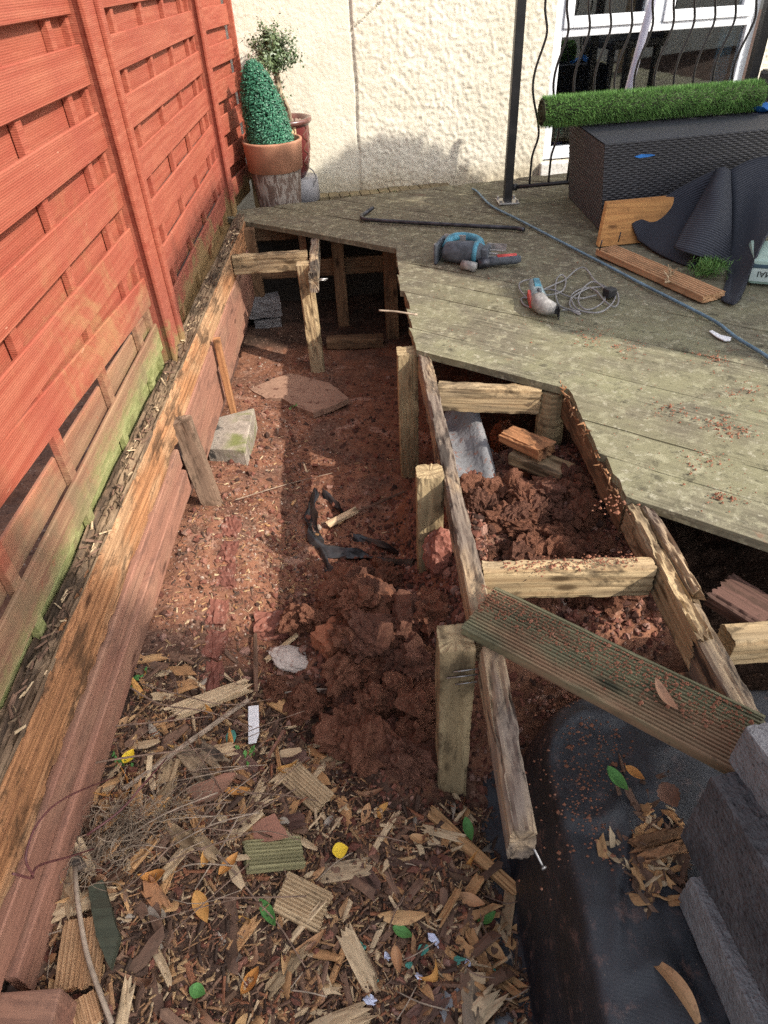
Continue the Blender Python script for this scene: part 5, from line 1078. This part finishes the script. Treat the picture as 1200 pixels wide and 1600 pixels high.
for i, (p, s, mt_) in enumerate((((680, 1472), .035, PAPER), ((605, 1498), .024, PAPER), ((580, 1565), .03, PAPER), ((655, 1528), .02, PAPER), ((660, 1488), .03, TEAL), ((640, 1510), .022, TEAL), ((715, 1502), .035, TEAL), ((755, 1498), .022, TEAL), ((590, 1540), .018, TEAL), ((565, 1485), .03, TEAL), ((770, 1515), .02, TEAL), ((730, 1508), .02, PAPER))):
    c = ground_hit(p); n = 8; V = [(0, 0, .008)]+[(s*.5*(1+.5*random.uniform(-1, .6))*math.cos(k*6.283/n), s*.35*(1+.5*random.uniform(-1, .6))*math.sin(k*6.283/n), random.uniform(.0, .012)) for k in range(n)]
    o = link('paper_scrap', mesh('paper_scrap', V, [(0, k+1, (k+1) % n+1) for k in range(n)], mt_), Matrix.Translation(c+Vector((0, 0, .006))) @ Matrix.Rotation(random.uniform(0, 6), 4, 'Z'))
    tag(o, 'torn pale blue paper scrap pressed into the dark soil at the front' if mt_ is PAPER else 'torn green-teal packaging scrap pressed into the dark soil at the front', 'scrap', 'paper scraps' if mt_ is PAPER else 'teal scraps')
def bigleaf(p, ang, L, w, mat, label, z=None, curl=.4, bend=.3, tooth=0., lift=.02):
    """ang: direction of the leaf in the picture, degrees"""
    a = math.radians(ang); dp = (p[0]+20*math.cos(a), p[1]-20*math.sin(a)); c = ground_hit(p) if z is None else onz(p, z); q = onz(dp, c.z); d = (q-c); yaw = math.atan2(d.y, d.x)
    return tag(link('leaf', leaf_mesh(L, w, curl, bend, mat, tooth), Matrix.Translation(c+Vector((0, 0, lift))) @ Matrix.Rotation(yaw, 4, 'Z') @ Matrix.Rotation(random.uniform(-.2, .2), 4, 'X')), label, 'leaf')
bigleaf((533, 1335), 15, .04, .019, LYEL, 'bright yellow leaf in the middle of the litter', curl=.2)
bigleaf((630, 1438), 2, .115, .017, LTAN, 'large tan lance-shaped leaf lying flat in front', curl=-.2, bend=.2)
bigleaf((422, 1433), -60, .07, .013, LGRN, 'green leaf beside the pale grooved offcut'); bigleaf((731, 1310), -75, .062, .013, LGRN, 'green leaf resting on the rotten log splinter', lift=.045)
bigleaf((313, 1554), -20, .036, .013, LGRN, 'small green leaf near the bottom edge'); bigleaf((630, 1462), -25, .05, .012, LGRN, 'green leaf tucked beneath the large tan leaf')
bigleaf((318, 1423), -70, .075, .016, LORG, 'smooth golden leaf standing out in the left litter', bend=.1); bigleaf((375, 1246), 3, .07, .011, LORG, 'orange leaf lying in front of the red board shard', lift=.03)
bigleaf((735, 1412), -18, .07, .014, LTAN, 'tan leaf right of the bark plank'); bigleaf((655, 1318), -10, .05, .013, LTAN, 'rounded tan leaf below the soil mound'); bigleaf((622, 1505), -80, .055, .012, LTAN, 'upright rolled tan leaf between the paper scraps', curl=.9)
bigleaf((772, 1490), -40, .06, .014, LTAN, 'folded tan leaf near the membrane bed', curl=.8); bigleaf((205, 1190), 55, .04, .014, LYEL, 'yellow-green leaf by the edging planks'); bigleaf((330, 1345), 70, .06, .012, LORG, 'orange curled leaf above the golden leaf', curl=.8, lift=.03)
bigleaf((362, 1360), 50, .06, .012, LORG, 'orange leaf leaning on the greenish offcut', curl=.7, lift=.03); bigleaf((760, 1440), 30, .05, .015, LGRN, 'dull green leaf by the membrane bed')
zt = -.235
bigleaf((962, 1226), -50, .062, .014, LGRN, 'bright green leaf on the black membrane', z=zt, lift=.018); bigleaf((988, 1218), -35, .045, .012, LORG, 'golden curled leaf on the black membrane', z=zt, curl=.6); bigleaf((1042, 1252), -60, .055, .022, LBRN, 'dark ribbed brown leaf on the membrane chips', z=zt, tooth=.08, lift=.02)
bigleaf((1058, 1552), -55, .13, .0145, LTAN, 'big curved yellow-brown leaf at the foot of the blocks', z=-.24, bend=-.5, lift=.02)
o = bigleaf((1038, 1092), -55, .075, .011, LBRN, 'reddish brown leaf on the loose grooved board', z=.03, lift=.006, curl=.2)
for k in range(130):
    p = (random.gauss(1008, 36), random.gauss(1335, 62))
    if p[0] > 1075 or p[0] < 935: p = (1010, 1330+random.gauss(0, 40))
    q = onz(p, -.262); put(chips[(k*3) % 42], 'rotten_chip', q, .72, 'orange rotten wood chip spilled on the black membrane', 'wood chip', 'wood chips on the membrane', .02, .4)
tag(beam('rotten_chunk', onz((985, 1330), -.225), onz((1085, 1300), -.215), .05, .04, ROT, wear=.01, rot=.02, rag=(.02, .02)), 'frayed rotten wood chunk on the membrane beside the blocks', 'rotten wood')
on_top('membrane_soil', 600, lambda: onz((random.gauss(930, 45), random.gauss(1190, 80)), -.24), .001, .004, CLAY, 'red soil crumbs on the black membrane', 'soil')
# twigs
def twig(pp, r, mat, label, lift=.03, name='twig'):
    P = [ground_hit(p)+Vector((0, 0, lift+random.uniform(-.005, .012))) for p in pp]; Q = smooth_path(P, 4); n = len(Q)
    return tag(MB().tube(Q, [r*(1-.55*i/n) for i in range(n)], 6).build(name, mat, smooth=True), label, 'twig')
def wtwig(pp, r, mat, label, x=-.64):
    P = [onx(p, x+random.uniform(-.005, .005)) for p in pp]; Q = smooth_path(P, 4); return tag(MB().tube(Q, [r*(1-.3*i/len(Q)) for i in range(len(Q))], 6).build('twig', mat, smooth=True), label, 'twig')
wtwig(((20, 1365), (52, 1371), (40, 1340), (60, 1285), (105, 1245), (185, 1212)), .0025, TWIGR, 'purple-red bent stem lying against the red planks')
wtwig(((50, 1368), (62, 1352), (110, 1338), (150, 1325)), .0025, TWIGR, 'purple-red stem across the lower red plank')
twig(((150, 1325), (200, 1285), (240, 1245), (270, 1205)), .0028, TWIGR, 'red stem rising through the root tangle', .06)
twig(((90, 1172), (160, 1158), (240, 1150), (340, 1140)), .003, TWIG, 'dark twig reaching over the red plank into the litter', .06); twig(((205, 1090), (260, 1120), (330, 1135), (400, 1155)), .0028, TWIG, 'dark arched twig above the pale splintered board', .06)
twig(((230, 1085), (285, 1105), (360, 1120), (430, 1110)), .0022, TWIG, 'thin brown twig crossing the splintered board', .05); twig(((70, 1260), (130, 1225), (230, 1205), (330, 1190)), .0035, TWIG, 'grey twig running from the red plank to the batten', .06)
twig(((300, 1330), (350, 1350), (400, 1410), (440, 1455), (480, 1520)), .003, TWIG, 'long dark twig beside the pale grooved offcut', .03); twig(((440, 1090), (500, 1085), (545, 1088)), .003, LGRY, 'grey-green stalk left of the soil heap', .02); twig(((370, 790), (450, 765), (520, 745)), .002, STICK, 'fine pale stalk on the trench soil', .02)
twig(((375, 1250), (450, 1253), (500, 1262)), .0022, TWIG, 'thin stalk behind the brown grooved offcut', .03); twig(((300, 1175), (330, 1215), (360, 1265)), .002, TWIG, 'short dark twig over the red board shard', .05)
for k in range(85):
    q = inlitter() if k < 50 else Vector((random.gauss(-.5, .09), random.gauss(.75, .14), -.33)); q.z = float(gfull(q.x, q.y)); a = random.uniform(0, 6.28) if k < 50 else random.gauss(.35, .5); L = random.uniform(.03, .12) if k < 50 else random.uniform(.1, .24); d = Vector((math.cos(a), math.sin(a), random.uniform(-.1, .25))); P = [q+Vector((0, 0, .012)), q+d*L*.5+Vector((random.gauss(0, .008), random.gauss(0, .008), .018)), q+d*L+Vector((0, 0, .01))]
    tag(MB().tube(smooth_path(P, 3), random.uniform(.0008, .0018), 5).build('twig', TWIG if k % 3 else STICK, smooth=True), 'fine loose twig among the chips and leaves', 'twig', 'fine twigs in the litter')
m = MB(); c0 = ground_hit((205, 1300)); ex = (ground_hit((300, 1260))-c0); ex.z = 0; ey = Vector((-ex.y, ex.x, 0))*.5
for k in range(320):
    a, b = random.gauss(0, .62), random.gauss(0, .6); q = c0+ex*a+ey*b; q.z = float(gfull(q.x, q.y))+random.uniform(.01, .05); d = random.uniform(0, 6.28); P = [q]
    for i in range(5): d += random.gauss(0, .5); q = q+Vector((math.cos(d), math.sin(d), random.gauss(0, .35)))*random.uniform(.006, .02); P.append(q)
    m.tube(smooth_path(P, 2), random.uniform(.0004, .0009), 4, cap=False)
tag(m.build('root_tangle', DRYG), 'tangle of dry pale roots and grass beside the red planks', 'dry roots', kind='stuff')
m = MB()
for k in range(2600):
    x, y = random.uniform(-.68, .1), random.uniform(1.05, 2.7)
    if random.random() > (.95 if x < -.25 else .3)*(1 if y < 2. else .45): continue
    q = Vector((x, y, float(gfull(x, y))+.003)); L = random.uniform(.003, .014); w = random.uniform(.001, .0042); a = random.uniform(0, 6.28); d = Vector((math.cos(a), math.sin(a), random.gauss(0, .25)))*L; sd_ = Vector((-math.sin(a), math.cos(a), random.gauss(0, .4)))*w; u = Vector((0, 0, w*.7))
    m.add([q-d-sd_, q-d+sd_, q+d+sd_*.7, q+d-sd_*.7, q-d*.9+u, q+d*.8+u], ((0, 3, 5, 4), (1, 4, 5, 2), (0, 4, 1), (3, 2, 5)))
tag(m.build('trench_litter', SHRED), 'thin scatter of wood shreds over the left of the trench floor', 'litter', kind='stuff')
frags = [beam_mesh('board_fragment', random.uniform(.07, .17), random.uniform(.016, .042), random.uniform(.006, .014), (CHIPB, CHIPA, OFFL, CHIPB, WOODW, CHIPA, BARK, CHIPB)[k], wear=.003, rot=.006, rag=(.02, .024), xs=.006) for k in range(8)]
for k in range(44): put(frags[k % 8], 'board_fragment', inlitter(True), 1., 'split pale board fragment lying in the litter of the near trench', 'board fragment', 'board fragments in the litter', .014, .16)
# small weeds
for p in ((198, 1192), (385, 1190), (218, 1065), (462, 640)):
    c = ground_hit(p); m = MB()
    for k in range(14): leaf_card(m, c+Vector((random.gauss(0, .012), random.gauss(0, .012), random.uniform(.005, .03))), (random.gauss(0, .5), random.gauss(0, .5), 1), random.uniform(.012, .022), .006)
    tag(m.build('seedling', LGRN), {198: 'tiny green weed at the foot of the red planks', 385: 'dark ivy sprig in the litter below the plant label', 218: 'small green seedling left of the splintered board', 462: 'speck of green moss on the trench floor'}[p[0]], 'weed')
# ------------------------------------------------------------------ unseen blockers added to shade the garden
hm = Matrix.Translation((8, -4.12+.4, 0)) @ Matrix.Rotation(-math.atan(.21), 4, 'Z')
gw = MB().box((-3.3, -.3, -.7), (4, 0, 7.44)); tag(gw.build('shade_wall', BLOCKW, mat4=hm, bevel=.01), 'added unseen pale wall behind the viewer, shading the near litter', 'wall')  # made-up wall, sized to shade the foreground and leave sky open
def tq_(p): t = 4-p.x; return (p.y-.6*t, p.z+.93*t)
_w = [tq_(onpl(p, W0, (WN.x, WN.y, 0))) for p in ((745, 300), (700, 262), (675, 240), (640, 228), (600, 227), (560, 235), (520, 258), (478, 292))]
poly = [(_w[0][0]+.25, 1.5), (_w[0][0]+.02, _w[0][1]-.3)]+_w+[(1.5, 4.5), (1.0, 4.62), (-.2, 4.6), (-.3, 4.45), (.6, 4.3), (1.0, 3.9), (1.0, 3.5), (.87, 3.14), (.43, 3.06), (.45, 2.4), (.45, 1.5)]  # leaf outline traced back from the wanted shadow edges
def inside(y, z):
    r = False; j = len(poly)-1
    for i in range(len(poly)):
        (a, b), (c, d) = poly[i], poly[j]
        if (b > z) != (d > z) and y < (c-a)*(z-b)/(d-b)+a: r = not r
        j = i
    return r
tr = tag(empty('leaf_blocker', (4.1, 1.8, -.6)), 'added unseen leaf blocker right of the deck, shading its far half', 'tree')  # invented tree, its leaves placed to cast the shade
m = MB(); k = 0
while k < 24000:
    y, z = random.uniform(-.4, 3.5), random.uniform(1.5, 4.65)
    if not inside(y, z) or (2.0 < y < 3. and abs(z-3.3+1.34*(y-2.1)) < .17): continue  # gap left in the leaves so sun reaches the grass roll
    t = random.uniform(-.12, .12); p = Vector((4+t, y-.6*t, z+.93*t)); leaf_card(m, p, SUN+Vector((random.gauss(0, .4), random.gauss(0, .4), random.gauss(0, .4))), random.uniform(.05, .085), random.uniform(.018, .032)); k += 1
m.build('blocker_leaves', FOL, tr)
m = MB().tube(smooth_path([(4.1, 1.8, -.6), (4.1, 1.8, .8), (4.05, 1.7, 1.9), (4, 1.7, 3.2)]), [.12]*6+[.1]*6+[.07]*6+[.05], 10).tube(smooth_path([(4.05, 1.7, 2.2), (4, 1.6, 3.4), (4, 1.0, 4.2), (4, .2, 4.5)]), [.06]*6+[.04]*6+[.025]*7, 8); m.build('blocker_stem', STEMM, tr, smooth=True)
